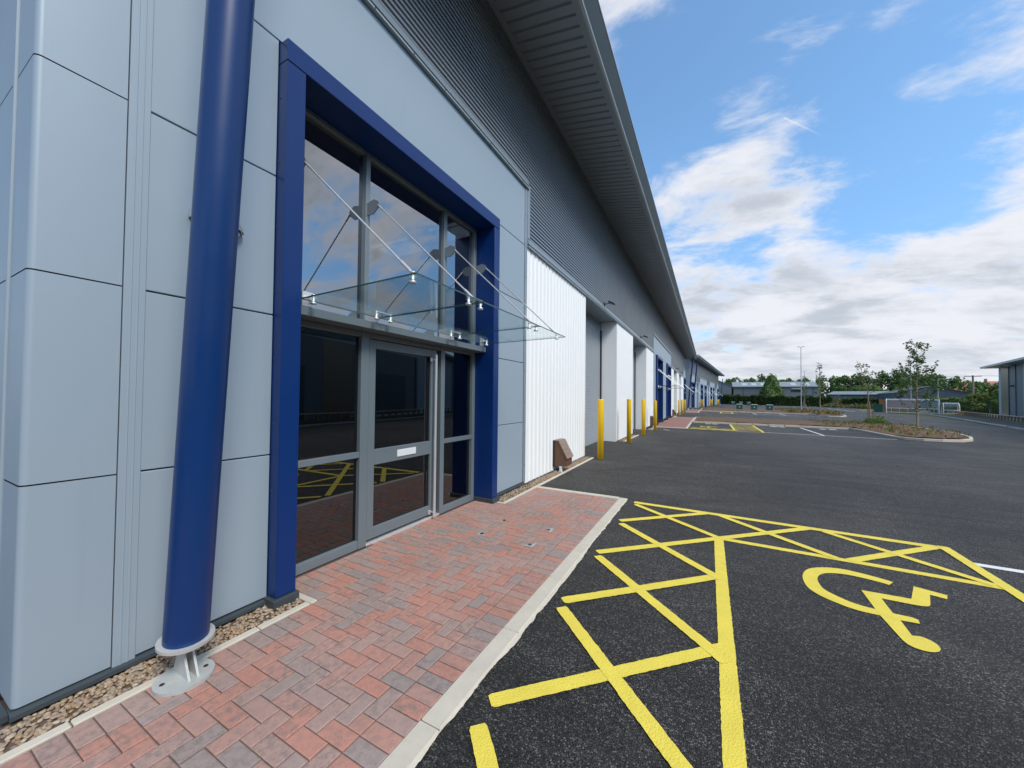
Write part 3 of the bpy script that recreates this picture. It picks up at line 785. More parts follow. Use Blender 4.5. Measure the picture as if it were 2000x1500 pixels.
def unit(name, loc, rz, L, bays, whites, shutters, ents, ze, grey=False, cols=(), detail=True):
    root = empty(name, loc, rz)
    wmat = M['white'] if not grey else M['panel']
    z1 = ze
    # hidden body, so that the building is a closed block from any side
    b = MB(); b.box(-24, -2.7, .5, L - .5, -.3, z1 + .9); b.box(-24, -.2, .565, .59, -.3, z1); b.box(-24, -.2, L - .5, L - .47, -.3, z1)
    b.box(-2.7, -.12, .5, L - .5, 6.1, z1)
    b.build('wall_core', M['dark'], root)
    # upper profiled cladding with its drip flashings
    segs = []; edges = sorted(bays); y = 0.51
    for (a, c) in edges:
        if a > y + .01: segs.append((y, a, 4.9))
        segs.append((a, c, 6.06)); y = c
    if y < L - .45: segs.append((y, L - .45, 4.9))
    cl = MB(); fl = MB(); lg = MB()
    for (a, c, z) in segs:
        t = corrugated(a, c, z, z1 + .12, .012, None, None); cl.mesh(t.v, t.f)
        fl.extrude_y([(-.03, z + .034), (.012, z + .03), (.05, z - .085), (.05, z - .1), (-.04, z - .1)], a, c, True, True)
        lg.extrude_y([(-.04, z - .127), (.05, z - .127), (.05, z - .152), (-.04, z - .152)], a, c, True, True)
    for (a, c) in edges:
        for (yy, s) in ((a, -1), (c, 1)):
            if .6 < yy < L - .6: fl.bbox(-.03, .028, yy - (.0 if s > 0 else .09), yy + (.09 if s > 0 else .0), 4.92, 6.0)
    cl.build_split('profiled_cladding', M['clad'], root)
    fl.build_split('drip_flashing', M['trim'], root); lg.build_split('flashing_ledge', M['gutter'], root)
    sc = MB()
    if detail:
        for (a, c, z) in segs:
            y = a + .4
            while y < min(c, 24): sc.tube((.049, y, z - .139), (.057, y, z - .139), .008, None, 6); y += .6
            y = a + .25
            while y < min(c, 16):
                for k in range(int((z1 - z) / .457)):
                    sc.tube((.011, y, z + .1 + k * .457), (.02, y, z + .1 + k * .457), .007, None, 6)
                y += 1.6
        for yy in (6.54, 6.6):
            for k in range(9): sc.tube((.0, yy, .4 + k * .62), (.02, yy, .4 + k * .62), .006, None, 6)
        tag(sc.build('cladding_screws', M['plinth'], root), kind='stuff')
    # white walls and shutters
    for (a, c) in whites:
        w = ribbed(a, c, .03, 4.752, .0); w.bbox(-.05, .004, a - .0, a + .03, .03, 4.752, .003); w.bbox(-.05, .004, c - .03, c, .03, 4.752, .003)
        w.build('white_wall', wmat, root)
        p = MB(); p.bbox(-.05, .035, a, c, -.04, .028); p.build('wall_plinth', M['plinth'], root)
    for (a, c) in shutters:
        s = MB(); prof = []; z = -.25
        while z < 4.5: prof += [(-.66, z), (-.65, z + .012), (-.65, z + .066), (-.66, z + .078)]; z += .0785
        s.extrude_y(prof, a + .08, c - .08); sh = s.build('roller_shutter', M['shutter'], root)
        r = MB(); r.bbox(-.70, -.01, c, c + .02, -.2, 4.78); r.bbox(-.70, -.01, a - .02, a, -.2, 4.78); r.build_split('shutter_reveal', wmat, root)
        q = MB(); q.bbox(-.70, -.02, a, c, 4.784, 4.80); q.bbox(-.70, -.645, a, c, 4.45, 4.78); q.build('shutter_head', M['soffit'], sh)
        q = MB(); q.bbox(-.70, -.60, c - .09, c, -.2, 4.45); q.bbox(-.70, -.60, a, a + .09, -.2, 4.45); q.build_split('shutter_guide', M['black'], sh)
    # entrance bays: flat silver panels round the blue surrounds
    for (a, c) in edges:
        p = MB(); es = [e for e in ents if a - .1 < e[0] < c]
        ya_ = a + (.0 if a > .6 else .44); cuts = [ya_]
        for e in es: cuts += [e[0], e[0] + 3.56]
        yc_ = c - (.10 if c < L - .6 else .0); cuts.append(yc_ - (.44 if c > L - .6 else 0))
        for i in range(0, len(cuts), 2):
            if cuts[i + 1] - cuts[i] > .04: panels(p, cuts[i], cuts[i + 1], .07, 4.76)
        panels(p, ya_, (ya_ + yc_) / 2 if len(es) > 1 else cuts[-1], 4.755, 5.91)
        if len(es) > 1: panels(p, (ya_ + yc_) / 2, yc_, 4.755, 5.91)
        pp = p.build_split('facade_panel', M['panel'], root)[-1]
        jb_ = MB(); jb_.box(-.06, -.024, a, c - .02, .05, 4.545) if False else None
        bk = MB()
        for i in range(0, len(cuts), 2): bk.box(-.06, -.026, cuts[i], cuts[i + 1], .05, 4.75)
        bk.box(-.06, -.026, a, c - .02, 4.76, 5.95); bk.build('panel_backing', M['dark'], pp)
        pl = MB()
        for i in range(0, len(cuts), 2): pl.extrude_y([(-.05, .068), (.0, .068), (.03, .058), (.032, .035), (.028, .03), (-.05, .03)], cuts[i] - (.47 if i == 0 and a < .6 else 0), cuts[i + 1], True, True)
        if a < .6:
            pl.box(-6, .0, .472, .499, .03, .066)
        pl.build_split('panel_plinth', M['plinth'], root)
        if a > .6 or c < L - .6:
            e = MB()
            if c < L - .6: e.bbox(-.03, .014, c - .095, c, .07, 5.9)
            if a > .6: e.bbox(-.03, .014, a - .0, a + .09, .07, 5.9)
            e.build_split('panel_edge_trim', M['trim'], root)
    if detail:      # rounded corner panel and the jointing strip beside it
        p = MB(); arc = [(-.02 - .07 + .07 * math.cos(t), .53 - .075 * math.sin(t)) for t in [PI / 2 * i / 8 for i in range(9)]]
        arc = [(-.03 + .03 * math.cos(t), .538 - .03 * math.sin(t)) for t in [PI / 2 * i / 8 for i in range(9)]]
        for i in range(5):
            z0, z1_ = ZJ[i] + .004, ZJ[i + 1] - .004
            pr = [(0, .872)] + arc + [(-.36, .508)]
            m = len(pr); v = [(x, y, z0) for x, y in pr] + [(x, y, z1_) for x, y in pr]
            p.mesh(v, [(q, q + 1, m + q + 1, m + q) for q in range(m - 1)], None, True)
            pr2 = [(-.40, .508), (-6, .508)]
            p.mesh([(x, y, z0) for x, y in pr2] + [(x, y, z1_) for x, y in pr2], [(0, 1, 3, 2)])
        p.build('corner_panel', M['panel'], root)
        s = MB(); s.bbox(-.03, .005, .878, .982, .06, 5.9, .003)
        for yq in (.912, .944): s.bbox(.0, .008, yq - .005, yq + .005, .06, 5.9, .003)
        s.box(-.396, -.364, .497, .515, .06, 5.9); s.build('jointing_strip', M['panel'], root)
        bk = MB(); bk.box(-.10, -.03, .545, .99, .04, 5.92); bk.box(-6, -.1, .545, .56, .04, 5.92); bk.build('corner_backing', M['dark'], root)
        s = MB(); s.box(-6, -.02, .512, .53, 6.0, z1); s.build('end_cladding', M['clad'], root)
    else:
        s = MB(); s.box(-6, .0, .44, .47, .05, z1); s.box(-6, 0, L - .47, L - .44, .05, z1); s.build('end_wall', M['panel'], root)
    # eaves: ribbed soffit, fascia, gutter, roof
    s = MB(); y = -1.2; sl = (-.24 / 1.27)
    zz = lambda x: z1 + .02 + sl * x
    pr = []
    while y < L + 1.2:
        pr += [(y, 0), (y + .145, 0), (y + .16, .035), (y + .195, .035)]; y += .21
    m = len(pr); v = [(.11, a, zz(.11) + h) for a, h in pr] + [(1.31, a, zz(1.31) + h) for a, h in pr]
    s.mesh(v, [(i, i + 1, m + i + 1, m + i) for i in range(m - 1)])
    so = s.build('soffit', M['soffit'], root)
    s = MB(); ya2, yb2 = -1.25, L + 1.25
    s.extrude_y([(-.05, zz(-.05)), (.11, zz(.11) - .006), (.11, zz(.11) + .05), (-.05, zz(-.05) + .1)], ya2, yb2, True, True)
    s.extrude_y([(1.30, zz(1.30) - .006), (1.40, zz(1.40) - .006), (1.40, zz(1.40) + .08), (1.30, zz(1.30) + .09)], ya2, yb2, True, True)
    s.build_split('soffit_trim', M['soffit'], so)
    s = MB()
    k = [(1.402, z1 - .26), (1.43, z1 - .262), (1.455, z1 - .245), (1.463, z1 - .215), (1.456, z1 - .19), (1.46, z1 - .185), (1.61, z1 - .055), (1.62, z1 - .03), (1.60, z1 + .06), (1.40, z1 + .06)]
    s.extrude_y(k, ya2, yb2, True, True)
    gu = s.build('gutter', M['gutter'], root)
    s = MB(); s.extrude_y([(1.621, z1 - .045), (1.636, z1 - .035), (1.636, z1 - .015), (1.616, z1 - .005)], ya2, yb2, True, True)
    s.tube((1.437, ya2, z1 - .232), (1.437, yb2, z1 - .232), .031, None, 12); s.build('gutter_lip', M['gutter_edge'], gu)
    s = MB(); s.extrude_y([(1.60, z1 + .061), (1.60, z1 + .10), (-13, z1 + 1.5), (-25, z1 + .3), (-25, z1 + .2), (-13, z1 + 1.4), (.1, z1 + .12)], ya2 + .02, yb2 - .02, True, True)
    s.build('roof', M['gutter'], root)
    s = MB()
    for e in (ya2, yb2 - .04): s.extrude_y([(1.40, z1 - .25), (1.40, z1 + .06), (-13, z1 + 1.4), (-.2, z1 - .0), (-.2, z1 - .05)], e, e + .04, True, True)
    s.build_split('roof_verge', M['gutter'], root)
    for e in ents: entrance(root, e[0], e[1], detail and e[0] < 3, dark=(e[0] > 3 or not detail))
    for c in cols: support_column(root, c, detail and c < 2)
    return root

near = unit('industrial_building', (0, 0, 0), 0, 64.8,
            bays=[(.53, 6.62), (25.85, 38.95), (58.18, 64.27)],
            whites=[(6.62, 10.65), (14.92, 18.40), (22.77, 25.85), (38.95, 42.03), (46.4, 49.88), (54.15, 58.18)],
            shutters=[(10.67, 14.90), (18.42, 22.75), (42.05, 46.38), (49.9, 54.13)],
            ents=[(1.78, False), (27.1, False), (34.14, True), (59.46, True)], ze=ZE, cols=(1.10, 63.7))
tag(near, 'long silver grey industrial building with white wall bays and blue framed entrances nearest the camera', 'building')

# reception interior of the near entrance
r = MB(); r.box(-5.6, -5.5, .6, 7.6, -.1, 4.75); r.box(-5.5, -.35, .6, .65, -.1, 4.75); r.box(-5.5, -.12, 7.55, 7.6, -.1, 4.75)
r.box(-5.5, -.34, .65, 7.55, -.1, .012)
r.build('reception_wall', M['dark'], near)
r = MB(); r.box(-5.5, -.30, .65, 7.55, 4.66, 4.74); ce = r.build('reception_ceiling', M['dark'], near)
r = MB()
for (x0, x1, y0, y1) in ((-5.0, -4.3, 5.32, 5.85), (-5.1, -4.2, 5.18, 5.24), (-2.55, -1.78, 5.16, 5.6), (-2.6, -1.7, 5.02, 5.08), (-3.35, -2.93, 5.3, 5.62), (-1.05, -.46, 5.08, 5.45), (-1.1, -.4, 4.95, 5.0)): r.box(x0, x1, y0, y1, 4.63, 4.655)
r.build('ceiling_light_panel', M['lamp'], ce)

far_unit = unit('industrial_building', (.35, 70.2, gz(0, 80) + .05), -math.radians(5.2), 61.5,
           bays=[(.53, 6.6), (14.2, 27.3), (34.5, 47.6), (55.0, 61.0)],
           whites=[(6.6, 9.2), (12.0, 14.2), (27.3, 29.6), (32.2, 34.5), (47.6, 50.0), (52.6, 55.0)],
           shutters=[(9.22, 11.98), (29.62, 32.18), (50.02, 52.58)],
           ents=[(1.78, False), (15.45, False), (22.5, True), (35.75, False), (42.8, True), (56.2, True)], ze=9.0, grey=True, cols=(.7, 62.2), detail=False)
tag(far_unit, 'second grey industrial building turned slightly outward beyond the end of the long one', 'building')

# wall lights
def wall_lamp(y, z, label):
    b = MB(); rs = []
    for j in range(7):
        t = PI / 2 * j / 6
        for i in range(13):
            a = -PI / 2 + PI * i / 12
            rs.append((.005 + .12 * math.cos(a) * math.cos(t), .17 * math.sin(a) * math.cos(t), .13 * math.sin(t)))
    b.mesh(rs, [(j * 13 + i, j * 13 + i + 1, (j + 1) * 13 + i + 1, (j + 1) * 13 + i) for j in range(6) for i in range(12)], None, True)
    b.box(.001, .02, -.1, .1, -.05, .1)
    root = empty('wall_lamp', (0, y, z)); b.build('lamp_hood', M['gutter'], root)
    d = MB(); d.mesh([(.02, -.15, -.002), (.105, -.08, -.002), (.115, 0, -.002), (.105, .08, -.002), (.02, .15, -.002), (.02, -.12, -.06), (.07, -.06, -.06), (.075, 0, -.06), (.07, .06, -.06), (.02, .12, -.06)],
                      [(0, 1, 6, 5), (1, 2, 7, 6), (2, 3, 8, 7), (3, 4, 9, 8), (5, 6, 7, 8, 9)]); d.build('lamp_diffuser', M['whiteplastic'], root)
    return tag(root, label, 'wall lamp')
wall_lamp(1.36, 2.985, 'half round grey wall lamp behind the leaning blue column near the camera')

def floodlight(y, z, label):
    root = empty('floodlight', (.02, y, z))
    a = MB(); a.tube((.0, 0, 0), (.2, 0, .03), .014, None, 8); a.box(-.01, .02, -.05, .05, -.06, .06); a.build('bracket_arm', M['black'], root)
    h = MB(); h.mesh([(.17, -.11, .09), (.36, -.11, -.01), (.34, -.11, -.05), (.15, -.11, .04), (.17, .11, .09), (.36, .11, -.01), (.34, .11, -.05), (.15, .11, .04)],
                     [(0, 1, 2, 3), (7, 6, 5, 4), (0, 4, 5, 1), (1, 5, 6, 2), (3, 2, 6, 7), (0, 3, 7, 4)]); h.build('lamp_head', M['black'], root)
    return tag(root, label, 'floodlight', 'black floodlights over the shutter openings')
floodlight(12.78, 4.98, 'black floodlight above the first shutter opening, nearest the camera')
floodlight(20.6, 4.98, 'small black floodlight above the second shutter opening')
floodlight(44.2, 4.98, 'tiny black floodlight over the third shutter opening past the twin blue entrances')
floodlight(52.0, 4.98, 'tiny black floodlight over the last shutter opening of the long building')

# meter boxes
def meter_box(y, label):
    root = empty('meter_box', (0, y, gz(.2, y) + .06))
    b = MB(); pr = [(.04, .09), (.33, .09), (.33, .30), (.14, .66), (.04, .66)]
    w0, w1 = -.0, .40
    v = [(x, w0, z) for x, z in pr] + [(x, w1, z) for x, z in pr]
    b.mesh(v, [tuple(range(5)), tuple(range(9, 4, -1))] + [(i, (i + 1) % 5, 5 + (i + 1) % 5, 5 + i) for i in range(5)])
    b.build('box_body', M['brown'], root)
    l = MB(); a = Vector((.132, 0, .672)); c = Vector((.352, 0, .265)); n = Vector((.407, 0, .22)).normalized()
    for k in range(4):
        p0 = a + (c - a) * (k / 4 + .006); p1 = a + (c - a) * ((k + 1) / 4 - .006)
        q = [p0, p1, p1 + n * .022, p0 + n * .022]
        v = [(p.x, w0 - .02, p.z) for p in q] + [(p.x, w1 + .02, p.z) for p in q]
        l.mesh(v, [(0, 1, 2, 3), (7, 6, 5, 4), (0, 4, 5, 1), (1, 5, 6, 2), (2, 6, 7, 3), (3, 7, 4, 0)])
    l.bbox(.03, .155, w0 - .02, w1 + .02, .662, .684); l.build('ribbed_lid', M['brown_lid'], root)
    p = MB(); p.bbox(.16, .22, .0, .05, -.1, .089); p.build('box_post', M['whiteplastic'], root)
    p = MB(); p.bbox(.008, .038, -.02, .42, .07, .68); p.build('back_plate', M['black'], root)
    return tag(root, label, 'meter box', 'brown meter boxes along the wall')
meter_box(8.12, 'brown meter box with ribbed lid at the foot of the first white wall')
meter_box(24.4, 'brown meter box on the narrow white wall before the twin blue entrances')
meter_box(40.2, 'brown meter box on the white wall just past the twin blue entrances')

# ---------------------------------------------------------------- bollards
bl = MB()
bl.lathe([(.087, -.3), (.087, 1.68), (.083, 1.697), (.074, 1.705)], n=28)
bol = bl.build('bollard', M['yellow'])
BL = 'yellow steel bollards in front of the shutter openings'
near_b = [(.49, 10.55, 'tall yellow bollard at the end of the first white wall, nearest the camera'),
          (.47, 14.94, 'yellow bollard on the far side of the first shutter opening'),
          (.47, 18.55, 'yellow bollard at the near side of the second shutter opening'),
          (.47, 22.95, 'yellow bollard beside the second brown meter box before the paved strip'),
          (.47, 42.4, 'yellow bollard after the twin blue entrances, first of that row of four'),
          (.47, 46.6, 'small yellow bollard, second in the row of four past the twin entrances'),
          (.47, 49.9, 'small yellow bollard, third in the row of four past the twin entrances'),
          (.45, 54.2, 'small yellow bollard, last in the row of four past the twin entrances')]
a5 = math.radians(5.2); c5 = (math.cos(a5), math.sin(a5))
places = []
for g_, (ys_, w) in enumerate((((9.0, 12.2, 14.6), 'first'), ((29.2, 32.4, 34.8), 'second'), ((49.6, 52.8, 55.2), 'third'))):
    for k, ly in enumerate(ys_):
        lx = .55; X = .35 + lx * c5[0] + ly * c5[1]; Yv = 70.2 + ly * c5[0] - lx * c5[1]
        places.append((X, Yv, '%s yellow bollard of the %s cluster before the second building' % (('near', 'middle', 'far')[k], w)))
for i, (x, y, lab) in enumerate(near_b + places):
    o = bol if i == 0 else bol.copy()
    if i: COL.objects.link(o)
    o.location = (x, y, gz(x, y))
    tag(o, lab, 'bollard', BL)

# ---------------------------------------------------------------- planted islands
def island(outline, name_k, soil_name, kerbh=.12, w=.125):
    n = len(outline); c = Vector((sum(p[0] for p in outline) / n, sum(p[1] for p in outline) / n))
    inner = []
    for i in range(n):
        p = Vector(outline[i]); a = Vector(outline[i - 1]); b = Vector(outline[(i + 1) % n])
        d = ((b - p).normalized() + (p - a).normalized()).normalized(); nn = Vector((-d.y, d.x))
        inner.append(p + nn * w)
    k = MB()
    for i in range(n):
        j = (i + 1) % n; o0, o1, i0, i1 = Vector(outline[i]), Vector(outline[j]), inner[i], inner[j]
        m = max(1, int((o1 - o0).length / .92))
        for q in range(m):
            A = o0.lerp(o1, q / m + .004); B = o0.lerp(o1, (q + 1) / m - .004); Cc = i0.lerp(i1, (q + 1) / m - .004); D = i0.lerp(i1, q / m + .004)
            zt = [gz(p.x, p.y) + kerbh for p in (A, B, Cc, D)]; zb = [gz(p.x, p.y) - .1 for p in (A, B, Cc, D)]
            A2 = A.lerp(D, .12); B2 = B.lerp(Cc, .12)
            v = [(A.x, A.y, zb[0]), (B.x, B.y, zb[1]), (Cc.x, Cc.y, zb[2]), (D.x, D.y, zb[3]), (A.x, A.y, zt[0] - .015), (B.x, B.y, zt[1] - .015), (B2.x, B2.y, zt[1]), (A2.x, A2.y, zt[0]), (Cc.x, Cc.y, zt[2]), (D.x, D.y, zt[3])]
            k.mesh(v, [(0, 1, 5, 4), (4, 5, 6, 7), (7, 6, 8, 9), (3, 9, 8, 2), (0, 4, 7, 9, 3), (1, 2, 8, 6, 5)])
    tag(k.build(name_k, M['concrete']), kind='structure')
    s = MB(); from mathutils.geometry import tessellate_polygon
    # mounded soil: inner outline plus a raised centre line grid
    pts = [(p.x, p.y) for p in inner]
    xs = [p[0] for p in pts]; ysv = [p[1] for p in pts]
    def inside(x, y):
        r_ = False
        for i in range(len(pts)):
            x1, y1 = pts[i]; x2, y2 = pts[i - 1]
            if (y1 > y) != (y2 > y) and x < (x2 - x1) * (y - y1) / (y2 - y1) + x1: r_ = not r_
        return r_
    def edge(x, y):
        best = 9
        for i in range(len(pts)):
            a = Vector(pts[i]); b = Vector(pts[i - 1]); d = b - a; t = max(0, min(1, (Vector((x, y)) - a).dot(d) / max(d.length_squared, 1e-6)))
            best = min(best, (Vector((x, y)) - a - d * t).length)
        return best
    rr = random.Random(5)
    for gx in range(int((max(xs) - min(xs)) / .3) + 2):
        for gy in range(int((max(ysv) - min(ysv)) / .3) + 2):
            pass
    tri = tessellate_polygon([[Vector((x, y, 0)) for x, y in pts]])
    s.mesh([(x, y, gz(x, y) + kerbh - .03) for x, y in pts], [tuple(t) for t in tri])
    st = .35; x = min(xs)
    grid = {}
    nx = int((max(xs) - min(xs)) / st) + 2; ny = int((max(ysv) - min(ysv)) / st) + 2
    for i in range(nx):
        for j in range(ny):
            X = min(xs) + i * st; Yv = min(ysv) + j * st
            if inside(X, Yv):
                e = edge(X, Yv); grid[(i, j)] = len(s.v)
                s.v.append((X, Yv, gz(X, Yv) + kerbh - .02 + min(e, .9) * .13 + rr.uniform(-.02, .03)))
    for (i, j) in list(grid):
        if all(q in grid for q in ((i + 1, j), (i, j + 1), (i + 1, j + 1))):
            s.f.append((grid[(i, j)], grid[(i + 1, j)], grid[(i + 1, j + 1)], grid[(i, j + 1)])); s.c.append(None); s.smooth.append(True)
    tag(s.build(soil_name, M['soil']), kind='structure')
    return inside, (min(xs), max(xs), min(ysv), max(ysv))

ISL2 = [(2.1, 32.2), (9.0, 32.7), (11.6, 32.8), (11.75, 31.2), (11.85, 26.9), (12.1, 26.3), (12.7, 26.05), (13.4, 26.1), (14.3, 26.6), (15.1, 27.7), (15.8, 29.4), (16.3, 31.5), (16.6, 34), (16.75, 37.5), (16.7, 40), (16.4, 41.7), (15.6, 42.4), (14.2, 42.3), (12.1, 41.2), (9.9, 40.0), (2.1, 40.0)]
ins2, bb2 = island(ISL2, 'island_kerb', 'planting_bed')
ISL3 = [(2.1, 62.2), (8, 62.6), (15.1, 62.8), (15.15, 58.8), (16, 57.6), (17.2, 57.7), (18.3, 60), (19.1, 64), (19.4, 69), (19.2, 76), (18.4, 81), (17, 82), (13, 80), (2.1, 79)]
ins3, bb3 = island(ISL3, 'island_kerb', 'planting_bed')

def scatter_plants(ins, bb, count, hmin, hmax, mat, name, seed, xmin=-99, zoff=.16):
    rr = random.Random(seed); b = MB(); k = 0
    while k < count:
        x = rr.uniform(max(bb[0], xmin), bb[1]); y = rr.uniform(bb[2], bb[3])
        if not ins(x, y): continue
        k += 1; z = gz(x, y) + zoff
        for _ in range(5):
            a = rr.uniform(0, 6.28); h = rr.uniform(hmin, hmax); w = h * .35; dx, dy = math.cos(a), math.sin(a)
            p = Vector((x + dx * .03, y + dy * .03, z)); q = p + Vector((dx * h * .8, dy * h * .8, h)); s = Vector((-dy, dx, 0)) * w * .5; m = (p + q) / 2 + Vector((0, 0, h * .12))
            b.face([p, m + s, q, m - s], (rr.random(), 0, 0))
    return tag(b.build(name, mat), kind='stuff')
scatter_plants(ins2, bb2, 330, .05, .17, M['mulchplant'], 'groundcover_plants', 21, 10.5, .2)
scatter_plants(ins2, bb2, 70, .05, .2, M['leafmid'], 'groundcover_foliage', 22, 10.5, .2)
scatter_plants(ins3, bb3, 260, .1, .42, M['mulchplant'], 'groundcover_plants', 23, 13, .18)
scatter_plants(ins3, bb3, 120, .1, .5, M['scrub'], 'groundcover_foliage', 24, 13, .18)

# ---------------------------------------------------------------- trees
def young_tree(x, y, h, label, seed, stakes=1, spread=1.0, leaves=700, clear=.33, lean=0.0):
    rr = random.Random(seed); z0 = gz(x, y) + .2
    root = empty('young_tree', (x, y, z0))
    t = MB(); pts = [Vector((lean * k * k, 0, h * k / 8)) + Vector((rr.uniform(-.03, .03), rr.uniform(-.03, .03), 0)) for k in range(9)]
    rad = [.055 * (1 - k / 8.6) + .004 for k in range(9)]
    t.path(pts, rad, 8)
    tips = []
    nb = 26
    for i in range(nb):
        f = clear + (1 - clear) * (i + .5) / nb * .97
        k = f * 8; i0 = min(int(k), 7); base = pts[i0].lerp(pts[i0 + 1], k - i0)
        a = i * 2.4 + rr.uniform(-.4, .4); L = spread * h * (.26 * (1 - (f - clear) / (1 - clear)) ** .75 + .05) * rr.uniform(.65, 1.2); up = rr.uniform(.75, 1.35)
        p1 = base + Vector((math.cos(a) * L * .5, math.sin(a) * L * .5, L * .42 * up)); p2 = base + Vector((math.cos(a) * L * .8, math.sin(a) * L * .8, L * 1.05 * up))
        r0 = .016 * (1.25 - f); t.path([base, p1, p2], [r0, r0 * .7, .003], 5)
        tips += [(base, p1, .25), (p1, p2, 1.0)]
        for _ in range(2):
            s = p1.lerp(p2, rr.uniform(.0, .6)); e = s + Vector((rr.uniform(-.3, .3) * L, rr.uniform(-.3, .3) * L, L * rr.uniform(.25, .55)))
            t.path([s, e], [r0 * .45, .0025], 4); tips.append((s, e, .9))
    t.build('trunk', M['youngbark'], root)
    c = MB()
    for _ in range(leaves):
        a, b, w = rr.choices(tips, weights=[(q - p).length * k for p, q, k in tips])[0]
        p = a.lerp(b, rr.random()) + Vector((rr.gauss(0, .05), rr.gauss(0, .05), rr.gauss(0, .04)))
        d = Vector((rr.gauss(0, 1), rr.gauss(0, 1), rr.gauss(-.3, .5))).normalized(); s = d.cross(Vector((rr.gauss(0, 1), rr.gauss(0, 1), rr.gauss(0, 1)))).normalized(); L = rr.uniform(.09, .17)
        c.face([p, p + d * L * .5 + s * L * .38, p + d * L, p + d * L * .5 - s * L * .38], (rr.random(), 0, 0))
    c.build('crown', M['leafyoung'], root)
    for k in range(stakes):
        s = MB(); dx = -.16 if k == 0 else .22; hh = 1.75 if k == 0 else 1.05
        if stakes == 1: s.tube((.05, .1, -.15), (.05, .1, 1.25), .035, None, 8)
        else: s.tube((dx, .1, -.15), (dx * .9, .08, hh), .045, None, 8)
        s.build('stake', M['stake'], root)
    ti = MB(); ti.tube((-.13 if stakes > 1 else .0, .05, 1.1 if stakes == 1 else 1.6), (.07, .05, 1.1 if stakes == 1 else 1.6), .05, None, 8); ti.build('tree_tie', M['black'], root)
    return tag(root, label, 'tree')
young_tree(16.35, 36.9, 5.95, 'tallest young staked tree in the near planted island, leafy to the tip', 31, 1, .95, 2100, .13)
young_tree(15.35, 45.4 - 3.3, 5.1, 'thin young tree with two stout stakes at the left of the near island', 32, 3, .66, 420, .42, -.012)
young_tree(16.1, 61.9, 6.7, 'slender young tree in the far island with sparse dark leaves', 33, 1, .45, 520, .3)
young_tree(17.7, 79.5, 6.0, 'narrow young tree close beside the lamp post in the far island', 34, 2, .4, 520, .3)
# leafy bush at the foot of the staked tree
def bush(x, y, rx, ry, h, n, mat, label, seed, ls=.16, name='bush', z=None):
    rr = random.Random(seed); b = MB()
    for _ in range(n):
        a = rr.uniform(0, 6.28); u = rr.random() ** .5; v = rr.random()
        lump = 1 + .25 * math.sin(a * 3 + seed) + .15 * math.sin(a * 7 + seed * 2)
        p = Vector((math.cos(a) * u * rx * lump, math.sin(a) * u * ry * lump, h * v * (1 - .75 * u * u) * lump))
        d = Vector((rr.gauss(0, 1), rr.gauss(0, 1), rr.gauss(.4, .7))).normalized(); s = d.orthogonal().normalized(); s = Matrix.Rotation(rr.uniform(0, 6.28), 3, d) @ s; L = ls * rr.uniform(.6, 1.3)
        b.face([p, p + d * L * .5 + s * L * .4, p + d * L, p + d * L * .5 - s * L * .4], (rr.random() * .5 + .5 * v, 0, 0))
    o = b.build(name, mat); o.location = (x, y, gz(x, y) if z is None else z)
    return tag(o, label, 'bush')
bush(15.0, 39.6, .75, .6, .55, 900, M['leafmid'], 'low bright green bush at the foot of the double staked young tree', 5, .13, z=gz(15, 39.6) + .15)

# background trees: a few crowns shared between many trees
def crown_mesh(seed, n, ls, mat):
    rr = random.Random(seed); b = MB(); cl = []
    for _ in range(26):
        a = rr.uniform(0, 6.28); t = rr.random(); r = .5 * (math.sin(PI * min(1, .12 + t * .82)) ** .7) * rr.uniform(.45, 1)
        cl.append((Vector((math.cos(a) * r, math.sin(a) * r, .16 + t * .76)), rr.uniform(.10, .2)))
    for _ in range(n):
        c, r = rr.choice(cl); d = Vector((rr.gauss(0, 1), rr.gauss(0, 1), rr.gauss(.25, 1))).normalized(); p = c + d * r * rr.uniform(.55, 1.05)
        q = (d + Vector((rr.gauss(0, .6), rr.gauss(0, .6), rr.gauss(0, .6)))).normalized(); s = q.orthogonal().normalized(); s = Matrix.Rotation(rr.uniform(0, 6.28), 3, q) @ s; w = q.cross(s); L = ls * rr.uniform(.6, 1.35)
        b.face([p - s * L - w * L * .2, p + w * L * .7, p + s * L, p - w * L * .7], (rr.random(), 0, 0))
    return b
CR = []
for sd, mt in ((1, 'leafdark'), (2, 'leafdark'), (3, 'leafmid'), (4, 'leafdark'), (5, 'leaflime')):
    CR.append(crown_mesh(sd, 2600, .036, M[mt]).build('crown', M[mt]))
_d = MB(); _r = random.Random(77)
for _ in range(5200):
    t_ = _r.random() ** .8; a_ = _r.uniform(0, 6.28); R_ = .5 * (1 - t_) ** .55 * min(1, .75 + 2 * t_) * (1 + .16 * math.sin(a_ * 4 + t_ * 9) + .1 * math.sin(a_ * 9 - t_ * 15))
    r_ = R_ * (.55 + .5 * _r.random() ** .5); p_ = Vector((math.cos(a_) * r_, math.sin(a_) * r_, .12 + .88 * t_))
    n_ = Vector((math.cos(a_) + _r.gauss(0, .6), math.sin(a_) + _r.gauss(0, .6), .5 + _r.gauss(0, .6))).normalized(); s_ = n_.orthogonal().normalized(); s_ = Matrix.Rotation(_r.uniform(0, 6.28), 3, n_) @ s_; w_ = n_.cross(s_); L_ = .03 * _r.uniform(.6, 1.3)
    _d.face([p_ - s_ * L_, p_ + w_ * L_ * .7, p_ + s_ * L_, p_ - w_ * L_ * .7], (_r.random(), 0, 0))
CR.append(_d.build('crown', M['leafmid']))
TK = MB(); TK.path([(0, 0, -.05), (.01, 0, .25), (-.01, .01, .5), (.01, 0, .8)], [.035, .028, .02, .008], 7)
